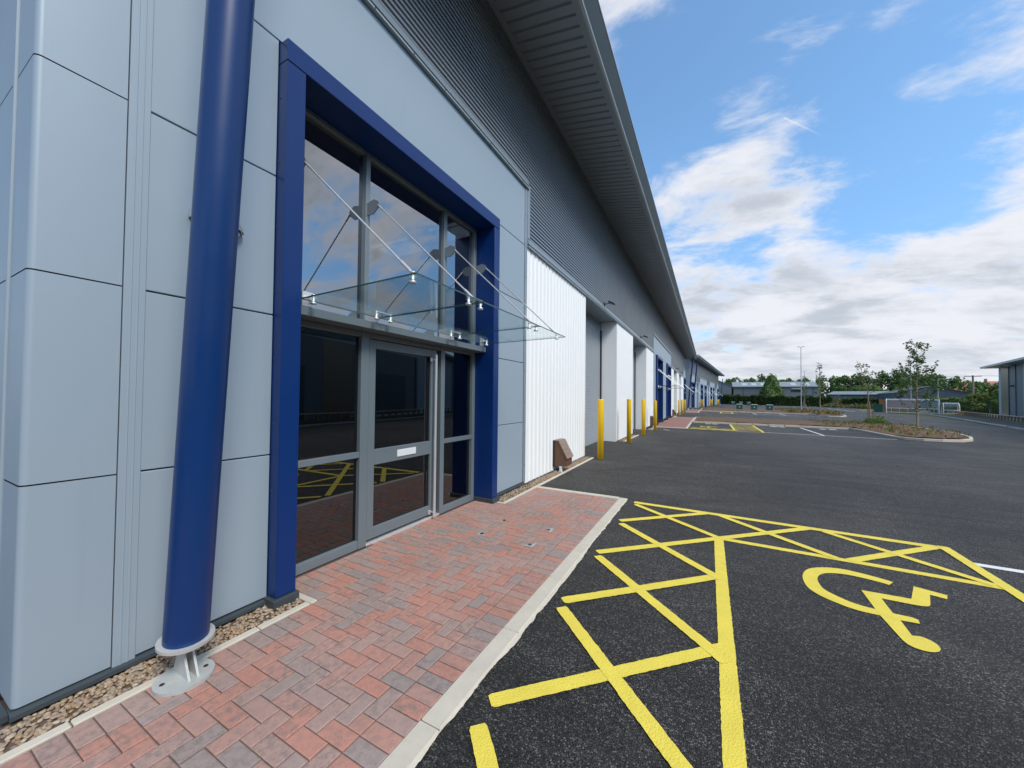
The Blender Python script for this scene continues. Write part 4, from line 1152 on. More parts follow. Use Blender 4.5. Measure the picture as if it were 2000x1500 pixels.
for a in range(6): TK.path([(0, 0, .2 + a * .07), (math.cos(a * 1.9) * .25, math.sin(a * 1.9) * .25, .42 + a * .08)], [.014, .004], 5)
TKO = TK.build('trunk', M['bark'])
used = set()
def bg_tree(x, y, h, w, k, label, group='trees behind the car park', z=None):
    root = empty('broadleaf_tree', (x, y, gz(x, y) - .1 if z is None else z), (x * 7.3) % 6.28)
    for src in (CR[k], TKO):
        o = src if src.name not in used else src.copy()
        if src.name in used: COL.objects.link(o)
        used.add(src.name); o.parent = root
    root.scale = (w, w, h)
    tag(root, label, 'tree', group)
    return root
TR = [  # x, y, height, width, crown, label
    (22.6, 157, 10.6, 7.6, 5, 'rounded bright green tree standing in front of the long grey shed'),
    (12.5, 185, 11.2, 9, 0, 'dark tree top showing over the left end of the long shed roof'),
    (18.5, 190, 11.0, 9, 1, 'low dark tree top over the long shed roof, left of the bright tree'),
    (25.0, 190, 12.3, 10, 3, 'dark tree crown rising just behind the bright rounded tree'),
    (31.5, 188, 11.0, 8, 0, 'small dark tree top over the shed roof, right of the bright tree'),
    (37.5, 192, 11.0, 9, 1, 'dark tree top over the right end of the long shed roof'),
    (43.5, 182, 11.0, 10, 3, 'dark tree directly behind the right corner of the long shed'),
    (48.5, 176, 11.6, 11, 0, 'tall dark tree behind the double staked young tree'),
    (53.5, 178, 11.0, 10, 1, 'dark tree between the sloping shed and the double staked young tree'),
    (58.5, 174, 12.2, 11, 3, 'broad dark tree, highest of the wood behind the green container'),
    (63.5, 176, 12.3, 11, 0, 'broad dark tree right of the highest one in the wood'),
    (68.5, 174, 11.3, 10, 1, 'dark tree behind the left part of the slate grey shed'),
    (73.5, 176, 10.2, 10, 3, 'dark tree behind the tall leafy young tree'),
    (76.5, 170, 9.0, 9, 0, 'dark tree behind the ridge of the slate grey shed'),
    (81.5, 168, 8.6, 7, 1, 'dark tree left of the utility pole behind the slate grey shed'),
    (50.5, 160, 7.0, 7, 2, 'mid green tree on the bank above the sloping shed'),
    (55.5, 158, 6.2, 6, 4, 'pale green small tree on the bank above the green container'),
    (60.0, 156, 6.0, 6, 2, 'mid green small tree left of the slate grey shed'),
    (60.5, 120, 5.6, 6, 3, 'dark tree right of the utility pole below the red roofs'),
    (70.0, 116, 6.4, 7, 0, 'dark tree against the wall corner of the right hand building'),
    (50.5, 99, 4.6, 5.5, 2, 'mid green tree behind the green mesh fence, left one'),
    (54.0, 98, 4.9, 5.5, 4, 'fresh green tree behind the green mesh fence, middle one'),
    (57.0, 97, 4.6, 5.5, 2, 'mid green tree behind the mesh fence beside the right hand building'),
    (47.0, 101, 3.8, 5, 4, 'low fresh green tree behind the cycle shelters'),
]
for a in TR: bg_tree(*a)

def hedge(pts, h, w, n, mat, label, seed, ls=.28, name='hedge'):
    rr = random.Random(seed); b = MB(); segs = [(Vector(pts[i]), Vector(pts[i + 1])) for i in range(len(pts) - 1)]; tot = sum((q - p).length for p, q in segs)
    for _ in range(n):
        t = rr.random() * tot
        for p, q in segs:
            L = (q - p).length
            if t <= L: break
            t -= L
        d = (q - p).normalized(); c = p + d * t; nn = Vector((-d.y, d.x)); o = rr.uniform(-1, 1); hh = h * (1 + .08 * math.sin(t * .9 + seed) + .05 * math.sin(t * 2.7))
        if rr.random() < .62: P3 = Vector((c.x + nn.x * w / 2 * (1 if rr.random() < .35 else -1) * rr.uniform(.8, 1.05), c.y + nn.y * w / 2 * (1 if rr.random() < .35 else -1) * rr.uniform(.8, 1.05), gz(c.x, c.y) + hh * rr.random()))
        else: P3 = Vector((c.x + nn.x * w / 2 * o, c.y + nn.y * w / 2 * o, gz(c.x, c.y) + hh * rr.uniform(.9, 1.03)))
        dv = Vector((rr.gauss(0, 1), rr.gauss(0, 1), rr.gauss(.3, .8))).normalized(); s = dv.orthogonal().normalized(); s = Matrix.Rotation(rr.uniform(0, 6.28), 3, dv) @ s; ww = dv.cross(s); Lf = ls * rr.uniform(.6, 1.3)
        b.face([P3 - s * Lf, P3 + ww * Lf * .7, P3 + s * Lf, P3 - ww * Lf * .7], (rr.random(), 0, 0))
    return tag(b.build(name, mat), label, 'hedge')
hedge([(3, 158), (12, 154), (24, 150), (37, 148.5)], 3.0, 2.4, 15000, M['hedge'], 'long dark clipped hedge between the car park and the grey sheds', 2, .34)
hedge([(39.5, 146), (46, 141), (54, 133)], 2.6, 2.6, 5200, M['hedge'], 'shorter dark hedge right of the gap, in front of the sloping shed', 4, .34)
hedge([(42, 103), (50, 100), (62, 95.5)], 2.6, 2.0, 5200, M['leafmid'], 'green hedge bank behind the cycle shelters and mesh fence', 6, .26)
bush(38.6, 147, 2.6, 2.2, 3.1, 1500, M['scrub'], 'tall yellowish bush at the end of the long dark hedge', 8, .4, 'bush')
bush(35.5, 138.5, 3.2, 2, 1.2, 900, M['scrub'], 'low straw coloured scrub left of the green container', 9, .4, 'bush')
bush(40.5, 133, 4.2, 2, 1.3, 1100, M['scrub'], 'wide low straw coloured scrub patch behind the green container', 10, .4, 'bush')

# ---------------------------------------------------------------- street furniture
def lamp_post(x, y, h, arm, label, head=1):
    root = empty('lamp_post', (x, y, gz(x, y)))
    p = MB(); p.tube((0, 0, -.1), (0, 0, 1.7), .085, None, 12); p.tube((0, 0, 1.7), (0, 0, h), .06, .042, 12); p.build('post', M['postgalv'], root)
    for s in ((1, -1) if head == 2 else (arm,)):
        a = MB(); L = .45 if head == 2 else .75
        a.tube((0, 0, h - .03), (s * .2, 0, h + .02), .03, None, 8)
        a.bbox(s * .15, s * L, -.11, .11, h - .01, h + .06, .02); a.build('lamp_head', M['gutter'], root)
    return tag(root, label, 'lamp post')
lamp_post(15.55, 69.9, 10.0, 1, 'tall pale lamp post with a double head in the far island', 2)
lamp_post(21.6, 101, 8.3, 1, 'thinner distant lamp post just right of the tall double headed one', 2)
lamp_post(36.2, 95, 9.6, -1, 'grey lamp post behind the cycle shelter, seen through the tall young tree')
lamp_post(40.1, 96, 6.3, 1, 'shorter pale lamp post right of the tall young tree')

def bin_box(x, y, w, h, label, group):
    root = empty('storage_box', (x, y, gz(x, y)))
    b = MB(); b.bbox(-w / 2, w / 2, -.4, .4, .03, h - .1, .03); b.build('box_body', M['greenbin'], root)
    l = MB(); l.bbox(-w / 2 - .02, w / 2 + .02, -.42, .42, h - .1, h, .03); l.build('box_lid', M['bintop'], root)
    d = MB(); d.mesh([(-.13, -.402, h * .5), (.13, -.402, h * .5), (0, -.402, h * .72)], [(0, 1, 2)]); d.build('box_badge', M['galv'], root)
    return tag(root, label, 'storage box', group)
for i, (x, y, lab) in enumerate(((7.74, 72.5, 'left one of the three nearer dark green boxes with pale lids'), (9.82, 72.5, 'middle one of the three nearer dark green boxes with pale lids'), (11.9, 72.5, 'right one of the three nearer dark green boxes with pale lids'))):
    bin_box(x, y, .84, 1.1, lab, 'dark green boxes with pale lids')
for i, (x, y, lab) in enumerate(((10.2, 140, 'left one of the three farther dark boxes by the long hedge'), (12.35, 140, 'middle one of the three farther dark boxes by the long hedge'), (14.5, 140, 'right one of the three farther dark boxes by the long hedge'))):
    bin_box(x, y, 1.05, 1.0, lab, 'dark green boxes with pale lids')

def at(ux, uy, ang):     # helper: local -> world for things set square to the right-hand road
    c, s = math.cos(ang), math.sin(ang)
    return lambda x, y: (ux + c * x - s * y, uy + s * x + c * y)

root = empty('storage_container', (29.55, 87.9, gz(29.5, 87.9)), -.34)
b = MB(); b.bbox(-.6, .6, -.5, .5, .08, 1.42, .03); b.build('container_body', M['greenbin'], root)
b = MB(); b.bbox(-.65, .65, -.55, .55, 1.42, 1.48, .02); b.build('container_lid', M['greenbin'], root)
b = MB(); [b.tube((sx * .5, -.45, -.02), (sx * .5, -.45, .1), .05, None, 8) for sx in (-1, 1)]; b.build('container_foot', M['black'], root)
tag(root, 'dark green storage container at the left end of the cycle shelter', 'container')

def cycle_shelter(x, y, ang, L, label, hoops=6, scale=1.0, mat='galv'):
    root = empty('cycle_shelter', (x, y, gz(x, y)), ang); root.scale = (1, scale, scale)
    arc = [(1.05 - 1.05 * 2 * (t / 10) if False else .95 * math.cos(PI * .08 + PI * .5 * t / 10) - .2, 2.42 * math.sin(PI * .02 + PI * .5 * t / 10) ** .7) for t in range(11)]
    arc = [(-.9, .0), (-.95, .9), (-.9, 1.5), (-.72, 1.95), (-.4, 2.28), (0, 2.42), (.45, 2.45), (.9, 2.38)]       # y (depth) back->front, z
    for e in (0, L):
        f = MB(); f.path([(e, a, z) for a, z in arc], .045, 8); f.path([(e, .55, 0), (e, .6, 1.4), (e, .2, 2.42)], .045, 8); f.tube((e, -.9, .25), (e, .55, .25), .03, None, 8); f.build('shelter_frame', M['whiteplastic'], root)
    f = MB(); [f.tube((0, a, z), (L, a, z), .035, None, 8) for a, z in ((-.95, .9), (-.4, 2.28), (.9, 2.38), (-.9, .2))]; f.build('shelter_rail', M['whiteplastic'], root)
    s = MB(); n = len(arc); s.mesh([(.02, a, z + .03) for a, z in arc] + [(L - .02, a, z + .03) for a, z in arc], [(i, i + 1, n + i + 1, n + i) for i in range(n - 1)], None, True); s.build('clear_roof', M['poly'], root)
    for k in range(hoops):
        h = MB(); X = .6 + k * (L - 1.2) / max(1, hoops - 1)
        h.path([(X, -.5, 0), (X, -.5, .7), (X, -.35, .8), (X, .35, .8), (X, .5, .7), (X, .5, 0)], .028, 8); h.build('bike_hoop', M['steel'], root)
    return tag(root, label, 'cycle shelter')
cycle_shelter(30.35, 87.0, -.33, 6.0, 'clear curved cycle shelter with white frame beside the car park')
cycle_shelter(39.0, 91.8, -.22, 1.8, 'smaller dark curved shelter behind the end of the cycle shelter', 3, .8)

# timber fence behind the shelter
root = empty('timber_fence', (30.5, 90.6, gz(29, 90)), -.33)
b = MB()
for i in range(34): b.bbox(i * .145, i * .145 + .13, -.02, .02, .05, 2.35 + .02 * math.sin(i * 1.7), .006)
b.build('fence_board', M['orangewood'], root)
for i in range(4):
    b = MB(); b.bbox(i * 1.6, i * 1.6 + .1, .02, .12, -.1, 2.4); b.build('fence_post', M['timber'], root)
tag(root, 'orange brown vertical board fence behind the cycle shelter', 'fence')

# low timber knee rail along the road on the right
ang = math.atan2(1.0, .24)
root = empty('knee_rail', (0, 0, 0))
p0 = Vector((41.4, 94.6)); p1 = Vector((10.5, -28.0)); L = (p1 - p0).length; d = (p1 - p0) / L
n_p = int(L / 1.2); tops = MB(); posts = []
for i in range(n_p + 1):
    q = p0 + d * (L * i / n_p); z = gz(q.x, q.y)
    if i < n_p:
        q2 = p0 + d * (L * (i + 1) / n_p); nn = Vector((-d.y, d.x)) * .07; z2 = gz(q2.x, q2.y)
        v = [(q.x - nn.x, q.y - nn.y, z + .56), (q.x + nn.x, q.y + nn.y, z + .56), (q2.x + nn.x, q2.y + nn.y, z2 + .56), (q2.x - nn.x, q2.y - nn.y, z2 + .56)]
        tops.mesh(v + [(a, b_, c + .08) for a, b_, c in v], [(3, 2, 1, 0), (4, 5, 6, 7), (0, 1, 5, 4), (1, 2, 6, 5), (2, 3, 7, 6), (3, 0, 4, 7)])
    posts.append((q.x, q.y, z))
tops.build('rail_beam', M['timberlight'], root)
pm_ = MB(); pm_.bbox(-.085, .085, -.085, .085, -.15, .558, .008)
po = pm_.build('rail_post', M['timber'], root)
for i, q in enumerate(posts[:95]):
    o = po if i == 0 else po.copy()
    if i: COL.objects.link(o); o.parent = root
    o.location = q; o.rotation_euler = (0, 0, -.236)
tag(root, 'low timber knee rail on short posts along the right hand road', 'rail')

# road kerb, footpath, verge on the right
def ribbon(pts, w, dz, mat, name, kind='structure', h=0):
    b = MB()
    for i in range(len(pts) - 1):
        a, c = Vector(pts[i]), Vector(pts[i + 1]); m = max(1, int((c - a).length / 2)); d = (c - a).normalized(); nn = Vector((d.y, -d.x)) * w
        for k in range(m):
            p = a.lerp(c, k / m); q = a.lerp(c, (k + 1) / m)
            v = [(p.x, p.y), (q.x, q.y), (q.x + nn.x, q.y + nn.y), (p.x + nn.x, p.y + nn.y)]
            b.face([(x, y, gz(x, y) + dz) for x, y in v])
            if h: b.face([(p.x, p.y, gz(p.x, p.y) + dz), (p.x, p.y, gz(p.x, p.y) + dz - h), (q.x, q.y, gz(q.x, q.y) + dz - h), (q.x, q.y, gz(q.x, q.y) + dz)])
    return tag(b.build(name, mat), kind=kind)
rd = [(29.0, 87.2), (30.2, 83.5), (31.2, 79.0), (31.0, 74.5), (30.1, 66), (26.9, 53.65), (24.15, 42.7), (10.0, -20), (2, -60)]
rd = [(27.6, 90.2), (29.2, 87.0), (33.5, 85.2), (33.6, 82), (32.4, 76), (29.95, 65.3), (26.9, 53.65), (24.15, 42.7), (9.9, -20), (.6, -60)]
ribbon([(p[0], p[1]) for p in reversed(rd)], .14, .1, M['concrete'], 'road_kerb', h=.12)
ribbon([(p[0] + .14, p[1]) for p in reversed(rd)], 2.2, .085, M['asphalt'], 'footpath')
ribbon([(p[0] + 2.36, p[1]) for p in reversed(rd)], 1.75, .07, M['ground'], 'grass_verge')
b = MB()
for (pts) in ([(24.0, 24), (40, 24), (60, 60), (66, 96), (44, 104), (41.9, 96), (33.3, 61.5)],): poly_sheet(b, pts, .03)
tag(b.build('pale_hardstanding', M['sandground']), kind='structure')
mc = empty('manhole_cover', (2.93, 17.1, gz(2.93, 17.1)))
b = MB(); b.bbox(-.33, .33, -.62, .62, -.03, .008, .003); b.build('cover_rim', M['iron'], mc)
b = MB(); [b.bbox(-.28, .28, -.56 + i * .566, -.01 + i * .566, -.02, .014, .003) for i in (0, 1)]; b.build_split('cover_plate', M['iron'], mc)
tag(mc, 'flush rectangular grey iron cover in the asphalt before the second set of bays', 'manhole cover')
rg_ = empty('gully_cover', (25.1, 46.4, gz(25.1, 46.4)), -.24)
b = MB(); b.bbox(-.02, .1, -.3, .3, .0, .103); b.build('gully_plate', M['black'], rg_); tag(rg_, 'small black kerb gully in the right hand road kerb', 'gully')

# green mesh fence by the right-hand building
root = empty('mesh_fence', (37.6, 88.2, gz(38, 88)), -.22)
for i in range(5):
    b = MB(); b.bbox(i * 2.5 - .04, i * 2.5 + .04, -.04, .04, -.1, 2.5); b.build('fence_post', M['meshgreen'], root)
b = MB()
for i in range(100): b.bbox(i * .1, i * .1 + .006, -.004, .004, .05, 2.4)
for k in range(12): b.bbox(0, 10, -.006, .006, .1 + k * .2, .108 + k * .2)
b.build('mesh_panel', M['meshgreen'], root)
tag(root, 'dark green mesh fence beyond the cycle shelters', 'fence')

# utility pole with its wires
root = empty('utility_pole', (52.6, 115, gz(52, 115)))
b = MB(); b.tube((0, 0, -.2), (0, 0, 7.9), .19, .15, 12); b.build('pole_shaft', M['pole'], root)
b = MB(); b.tube((-1.25, 0, 7.7), (1.25, 0, 7.7), .07, None, 8); b.build('cross_arm', M['pole'], root)
b = MB()
for s in (-1.15, 1.15): b.lathe([(.06, 0), (.12, .06), (.05, .14)], (s, 0, 7.72), 8)
b.build('insulator', M['gutter'], root)
b = MB()
for s in (-1.15, 1.15):
    pa = [Vector((s - 38 * t, 10 * t, 7.85 - 2.4 * t * (1 - t) + .1 * t)) for t in [i / 12 for i in range(13)]]; b.path(pa, .018, 4)
    pa = [Vector((s + 38 * t, -10 * t, 7.85 - 2.4 * t * (1 - t))) for t in [i / 12 for i in range(13)]]; b.path(pa, .018, 4)
b.build('overhead_wire', M['black'], root)
tag(root, 'brown utility pole with overhead wires in front of the red roofed houses', 'utility pole')

# ---------------------------------------------------------------- far buildings
def shed(name, loc, rz, L, D, h, rise, wmat, rmat, label, ridge='x', windows=(), doors=(), over=.25, lights=()):
    root = empty(name, loc, rz)
    w = MB()
    if ridge == 'x':        # ridge along local x, eaves on the y sides
        pr = [(0, -.3), (0, h), (D / 2, h + rise), (D, h), (D, -.3)]
        v = [(0, y, z) for y, z in pr] + [(L, y, z) for y, z in pr]
    else:                   # gable faces -y
        pr = [(0, -.3), (0, h), (L / 2, h + rise), (L, h), (L, -.3)]
        v = [(x, 0, z) for x, z in pr] + [(x, D, z) for x, z in pr]
    w.mesh(v, [(0, 1, 2, 3, 4), (9, 8, 7, 6, 5), (0, 5, 6, 1), (3, 8, 9, 4)])
    k = int(L / .5)
    for i in range(k): w.box(i * .5, i * .5 + .12, -.02, .0, 0, h - .02)
    w.build('shed_wall', wmat, root)
    r = MB(); t = .12
    if ridge == 'x':
        a = [(-over, -over, h - over * rise / (D / 2)), (L + over, -over, h - over * rise / (D / 2)), (L + over, D / 2, h + rise), (-over, D / 2, h + rise), (L + over, D + over, h - over * rise / (D / 2)), (-over, D + over, h - over * rise / (D / 2))]
        q = [(0, 1, 2, 3), (3, 2, 4, 5)]
    else:
        a = [(-over, -over, h - over * rise / (L / 2)), (L / 2, -over, h + rise), (L / 2, D + over, h + rise), (-over, D + over, h - over * rise / (L / 2)), (L + over, -over, h - over * rise / (L / 2)), (L + over, D + over, h - over * rise / (L / 2))]
        q = [(0, 1, 2, 3), (1, 4, 5, 2)]
    for f in q:
        P4 = [Vector(a[i]) for i in f]; vv = [p + Vector((0, 0, .03)) for p in P4] + [p + Vector((0, 0, .03 + t)) for p in P4]
        r.mesh(vv, [(3, 2, 1, 0), (4, 5, 6, 7), (0, 1, 5, 4), (1, 2, 6, 5), (2, 3, 7, 6), (3, 0, 4, 7)])
    rf = r.build('shed_roof', rmat, root)
    if ridge == 'x':
        g = MB(); g.bbox(-over, L + over, -over - .14, -over, h - .22, h - .04); g.build('eaves_gutter', M['plinth'], rf)
        for (x0, x1) in lights:
            s = MB(); sl = rise / (D / 2)
            s.mesh([(x0, D * .12, h + D * .12 * sl + .17), (x1, D * .12, h + D * .12 * sl + .17), (x1, D * .36, h + D * .36 * sl + .17), (x0, D * .36, h + D * .36 * sl + .17)], [(0, 1, 2, 3)]); s.build('roof_light', M['galv'], rf)
    for (x0, x1, z0, z1) in windows:
        f = MB(); f.bbox(x0, x1, -.08, -.022, z0, z1); fo = f.build('window', M['plinth'], root)
        p = MB()
        for i in range(4): p.box(x0 + .08 + i * (x1 - x0 - .1) / 4, x0 + (i + 1) * (x1 - x0 - .1) / 4, -.085, -.081, z0 + .08, z1 - .08)
        p.build('pane', M['glass'], fo)
    for (x0, x1, z1) in doors:
        f = MB(); f.bbox(x0, x1, -.07, -.022, 0, z1); f.build('shed_door', M['darkshed'], root)
    return tag(root, label, 'building')
z_ = gz(20, 160)
shed('workshop_shed', (11.5, 163, z_), 0, 25.5, 16, 6.6, 1.9, M['greyshed'], M['shedroof'], 'long low grey shed with a pale pitched roof behind the dark hedge', windows=((17.6, 20.4, 4.7, 6.2),), doors=((3.0, 3.3, 6.2), (15.2, 15.5, 6.2), (23.6, 24.0, 6.2)), lights=((3, 4.6), (6, 7.6), (9, 10.6), (12, 13.6), (18, 19.6), (22, 23.4)))
shed('workshop_shed', (2.6, 158, z_), .0, 8.0, 22, 6.8, 1.9, M['greyshed'], M['shedroof'], 'grey gabled shed end just right of the second industrial building', ridge='y')
sl = shed('workshop_shed', (38.5, 160, z_ - .4), -.62, 19, 9, 4.2, 1.0, M['greyshed'], M['shedroof'], 'low grey shed with a blue grey roof running down to the right behind the hedge')
shed('workshop_shed', (46.5, 134, gz(50, 130) - .3), -.12, 13.5, 18, 4.6, 1.75, M['darkshed'], M['darkshed'], 'slate grey shed with a shallow gable behind the tall young tree', ridge='y')
for (x, y, w_, lab) in ((88.2, 192, 7.5, 'house with a red tiled roof showing above the trees by the right hand building'), (79.5, 192, 8.5, 'farther house with a pinkish tiled roof left of the utility pole')):
    hroot = empty('house', (x, y, gz(60, 100)), -.2)
    b = MB(); b.box(0, w_, 0, 7, -.3, 6.2); b.build('wall', M['brick'], hroot)
    b = MB(); b.mesh([(-.3, -.3, 6.1), (w_ + .3, -.3, 6.1), (w_ - 1.2, 3.5, 9.6), (1.2, 3.5, 9.6), (-.3, 7.3, 6.1), (w_ + .3, 7.3, 6.1)], [(0, 1, 2, 3), (1, 5, 2), (5, 4, 3, 2), (4, 0, 3), (0, 4, 5, 1)]); rf = b.build('roof', M['rooftile'], hroot)
    b = MB(); b.box(.9, 1.5, 3.1, 3.8, 8.6, 10.5); b.build('chimney', M['brick'], rf)
    b = MB()
    b.bbox(1.2, 2.6, -.06, -.01, 3.6, 5.0); b.build('window', M['plinth'], hroot)
    tag(hroot, lab, 'house')

# right-hand building, following the road: its far end shows at the picture's edge, the rest is what the glass reflects
A0 = Vector((41.6, 83.2)); ua = Vector((-.236, -.9717)); LR = 118.0
rr_ang = math.atan2(ua.y, ua.x)
root = empty('industrial_building', (A0.x, A0.y, gz(41, 80) + .02), rr_ang)      # local +x runs towards the camera, local +y is into the building
HR = 7.3
w = MB(); w.box(0, LR, 0, 22, -.3, HR); w.box(0, LR, -.012, 0, 5.2, HR)
w.build('wall', M['greyshed'], root)
p = MB()
for (a, c) in ((-.012, 1.1), (10, 13), (36, 39.5), (44, 47)): p.bbox(a, c, -.03, -.002, .05, HR - .02)
p.build_split('facade_panel', M['panel'], root)
p = MB()
for (a, c) in ((1.14, 4.4), (13, 16), (40, 44), (60, 64)): p.bbox(a, c, -.026, -.002, .05, HR - .02)
p.build_split('bronze_panel', M['ridgegrey'], root)
for (a, c) in ((17, 22), (26, 31), (50, 56), (66, 71), (80, 85)):
    p = MB(); p.bbox(a, c, -.035, -.003, 0, 4.7); p.build('roller_shutter', M['darkshed'], root)
p = MB(); [p.bbox(a, a + .16, -.09, -.04, 0, HR) for a in (4.42, 7.2, 24, 47.5)]; p.build_split('downpipe', M['plinth'], root)
p = MB()
# shallow gabled verges along the front
ov = 1.5; pts = [(-1.6, HR + .05), (27, HR + .05), (56, HR + 2.2), (86, HR + .05), (LR + 1.6, HR + 1.6)]
for i in range(len(pts) - 1):
    (xa, za), (xb, zb_) = pts[i], pts[i + 1]
    v = [(xa, -ov, za), (xb, -ov, zb_), (xb, 23, zb_), (xa, 23, za)]
    p.mesh(v + [(x, y, z + .26) for x, y, z in v], [(3, 2, 1, 0), (4, 5, 6, 7), (0, 1, 5, 4), (1, 2, 6, 5), (2, 3, 7, 6), (3, 0, 4, 7)])
    p.mesh([(xa, -.001, HR), (xb, -.001, HR), (xb, -.001, zb_), (xa, -.001, za)], [(0, 1, 2, 3)])
p.build('roof', M['gutter'], root)
p = MB(); p.mesh([(5.0, -.05, HR - .1), (6.4, -.05, HR - .1), (6.4, -1.4, HR + .28), (5.0, -1.4, HR + .28)], [(0, 1, 2, 3)]); p.tube((4.5, -.06, HR - .35), (4.5, -1.35, HR + .35), .06, None, 8); p.build('gutter_pipe', M['postgalv'], root)
tag(root, 'grey building with an oversailing pitched roof and bronze panels at the right edge', 'building')
root = empty('wall_lamp', (0, 0, 0)); q = A0 + ua * 6.2
root.location = (q.x, q.y, 3.9); root.rotation_euler = (0, 0, rr_ang - PI / 2)
b = MB(); b.box(-.0, .08, -.12, .12, -.05, .12); b.build('lamp_mount', M['black'], root)
b = MB(); b.mesh([(.06, -.2, .12), (.45, -.2, -.04), (.4, -.2, -.12), (.06, -.2, -.1), (.06, .2, .12), (.45, .2, -.04), (.4, .2, -.12), (.06, .2, -.1)], [(0, 1, 2, 3), (7, 6, 5, 4), (0, 4, 5, 1), (1, 5, 6, 2), (2, 6, 7, 3)]); b.build('lamp_hood', M['black'], root)
root.rotation_euler = (0, 0, rr_ang - PI / 2)
tag(root, 'small dark wall lamp on the building at the right edge', 'wall lamp')

# ---------------------------------------------------------------- sky and light
SUN = Vector((.72, -.30, .86)).normalized()
wd = bpy.data.worlds.new('World'); scn.world = wd; wd.use_nodes = True
t = NT('', wd.node_tree)
sky = t.n('ShaderNodeTexSky', sky_type='NISHITA')
sky.sun_disc = False; sky.sun_elevation = math.asin(SUN.z); sky.sun_rotation = math.atan2(SUN.x, SUN.y)
sky.air_density = 1.0; sky.dust_density = .6; sky.ozone_density = 2.0; sky.altitude = 100
D = t.n('ShaderNodeTexCoord').outputs['Generated']
Dn = t.n('ShaderNodeVectorMath', operation='NORMALIZE', ins={0: D}).outputs[0]
sep = t.n('ShaderNodeSeparateXYZ', ins={0: Dn})
zc = t.math('MAXIMUM', sep.outputs[2], 0.0)
den = t.math('ADD', zc, .4)
cp = t.n('ShaderNodeCombineXYZ', ins={0: t.math('DIVIDE', sep.outputs[0], den), 1: t.math('DIVIDE', sep.outputs[1], den), 2: 0.0}).outputs[0]
rot = t.n('ShaderNodeMapping', ins={'Vector': cp, 'Rotation': (0, 0, math.radians(-35)), 'Scale': (1.3, 2.2, 1), 'Location': (3.1, 1.7, 0)}).outputs[0]
nz = t.noise(2.9, rot, 12, .63, .25)
nz2 = t.noise(1.1, t.n('ShaderNodeMapping', ins={'Vector': cp, 'Location': (7.3, 2.2, 0)}).outputs[0], 5, .55, .2)
cov = t.math('ADD', t.math('MULTIPLY_ADD', nz, 1.75, -.875 + .47), t.math('MULTIPLY_ADD', nz2, .8, -.4))
def blob(d, r, amp):
    dt = t.n('ShaderNodeVectorMath', operation='DOT_PRODUCT', ins={0: Dn, 1: d}).outputs['Value']
    return t.smooth(dt, math.cos(math.radians(r)), 1.0, 0.0, amp)
for d, r, a in (((.016, .939, .342), 15, .20), ((.365, .917, .162), 19, .30), ((.202, .975, .096), 17, .26), ((.157, .901, .404), 8, .10), ((.421, .863, .24), 11, .24), ((.3, .91, .24), 8, .1),
                ((.355, .755, .555), 9, .38), ((.03, .985, .15), 9, .2), ((.74, .47, .48), 26, .31), ((.60, .70, .39), 10, -.14), ((.50, .80, .32), 12, .12), ((-.149, .696, .702), 8, .22), ((.113, .818, .564), 7, .13), ((-.004, .846, .534), 7, .06),
                ((-.048, .778, .627), 11, -.22), ((.229, .784, .577), 12, -.16), ((.312, .853, .419), 15, -.26), ((.066, .962, .266), 4.5, -.16), ((.238, .922, .305), 6, -.10), ((-.147, .793, .591), 7, -.14)):
    cov = t.math('ADD', cov, blob(d, r, a))
low = t.smooth(sep.outputs[2], .30, .04, 0, .16)
cov = t.math('ADD', cov, low)
back = t.smooth(sep.outputs[1], .3, -.3, 0, .08)
cov = t.math('ADD', cov, back)
mask = t.smooth(cov, .44, .90)
sh = t.noise(3.4, t.n('ShaderNodeMapping', ins={'Vector': cp, 'Location': (1.7, 9.1, 0), 'Scale': (.8, 1.5, 1)}).outputs[0], 7, .6, .2)
dens = t.smooth(cov, .62, 1.0)
grey = t.math('MULTIPLY', t.smooth(sh, .40, .64), dens)
CW = (4.65, 4.75, 5.1); CG = (2.95, 3.25, 3.7)
ccol = t.mix(grey, CW, CG)
tint = t.mix(t.smooth(sep.outputs[2], .5, .0), (.96, 1.32, 1.42), (.74, .93, 1.1))
skc = t.mix(1.0, sky.outputs[0], tint, 'MULTIPLY')
skc = t.mix(.045, skc, CW)
skyc = t.mix(mask, skc, ccol)
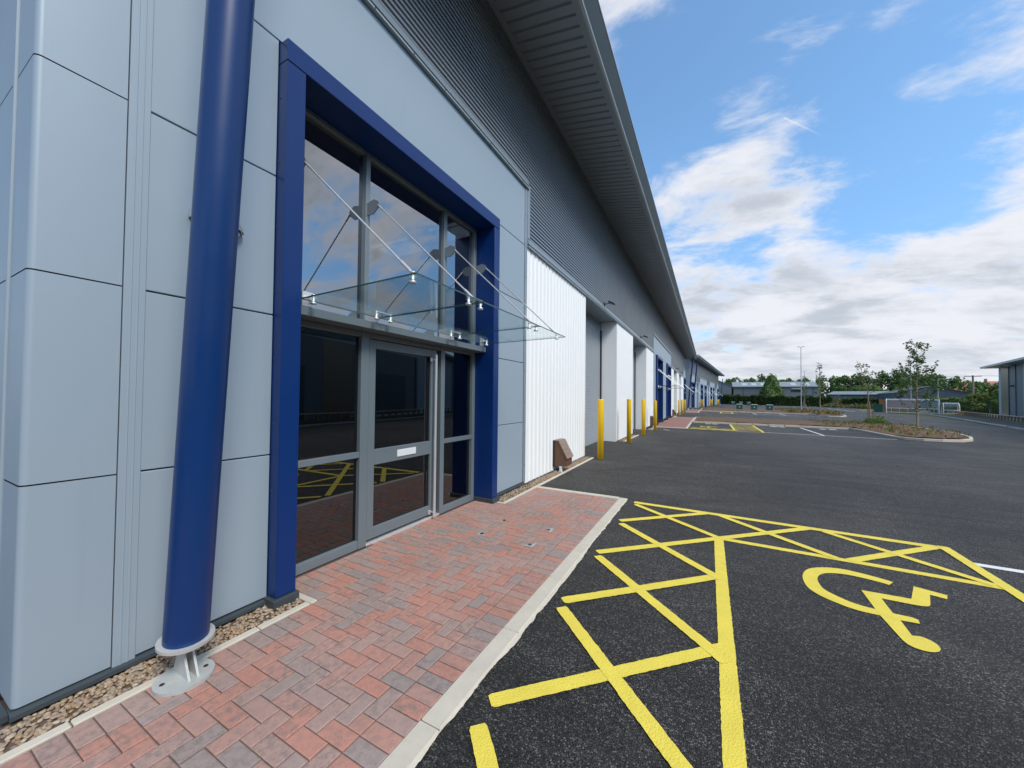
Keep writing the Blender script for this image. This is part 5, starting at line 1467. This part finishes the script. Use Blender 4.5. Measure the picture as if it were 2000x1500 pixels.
# short vapour trail high in the blue
c1 = Vector((.124, .84, .528)).normalized(); c2 = Vector((.19, .857, .479)).normalized(); cn = c1.cross(c2).normalized(); cm = (c1 + c2).normalized()
dd = t.math('ABSOLUTE', t.n('ShaderNodeVectorMath', operation='DOT_PRODUCT', ins={0: Dn, 1: tuple(cn)}).outputs['Value'])
al = t.n('ShaderNodeVectorMath', operation='DOT_PRODUCT', ins={0: Dn, 1: tuple((c2 - c1).normalized())}).outputs['Value']
a1, a2 = c1.dot((c2 - c1).normalized()), c2.dot((c2 - c1).normalized())
tr = t.math('MULTIPLY', t.math('MULTIPLY', t.smooth(dd, .0022, .0006), t.smooth(al, a1, a1 + .002)), t.smooth(al, a2, a1 + .01))
near_c = t.n('ShaderNodeVectorMath', operation='DOT_PRODUCT', ins={0: Dn, 1: tuple(cm)}).outputs['Value']
tr = t.math('MULTIPLY', tr, t.math('GREATER_THAN', near_c, .98))
skyc = t.mix(t.math('MULTIPLY', tr, .55), skyc, (4.6, 4.8, 5.0))
bg = t.n('ShaderNodeBackground', ins={'Color': skyc, 'Strength': .15})
o = t.n('ShaderNodeOutputWorld'); t.set(o, 0, bg)

sl_ = bpy.data.lights.new('sun', 'SUN'); sl_.energy = 2.7; sl_.angle = math.radians(20); sl_.color = (1.0, .93, .83)
so_ = bpy.data.objects.new('sun', sl_); COL.objects.link(so_)
so_.rotation_euler = (-SUN).to_track_quat('-Z', 'Y').to_euler(); so_.location = (30, -20, 60)

# ---------------------------------------------------------------- camera
PIT, ROL, YAW = 0.01920072426368441, 0.010140359254573699, 0.4904614123054222
fw = Vector((-math.sin(YAW) * math.cos(PIT), math.cos(YAW) * math.cos(PIT), math.sin(PIT)))
r0 = Vector((math.cos(YAW), math.sin(YAW), 0)); u0 = r0.cross(fw)
rt = r0 * math.cos(ROL) + u0 * math.sin(ROL); up = -r0 * math.sin(ROL) + u0 * math.cos(ROL)
cam = bpy.data.cameras.new('camera'); co = bpy.data.objects.new('camera', cam); COL.objects.link(co)
Mx = Matrix((rt, up, -fw)).transposed().to_4x4(); Mx.translation = Vector((3.22, 0, 1.75)); co.matrix_world = Mx
cam.sensor_width = 36; cam.lens = 721.4724 * 36 / 2000; cam.shift_x = .00048; cam.shift_y = .00525
cam.clip_start = .05; cam.clip_end = 4000
scn.camera = co
scn.view_settings.view_transform = 'Standard'; scn.view_settings.look = 'None'; scn.view_settings.exposure = 0.3; scn.view_settings.gamma = 1
scn.cycles.use_adaptive_sampling = True
scn.cycles.max_bounces = 8; scn.cycles.transparent_max_bounces = 16
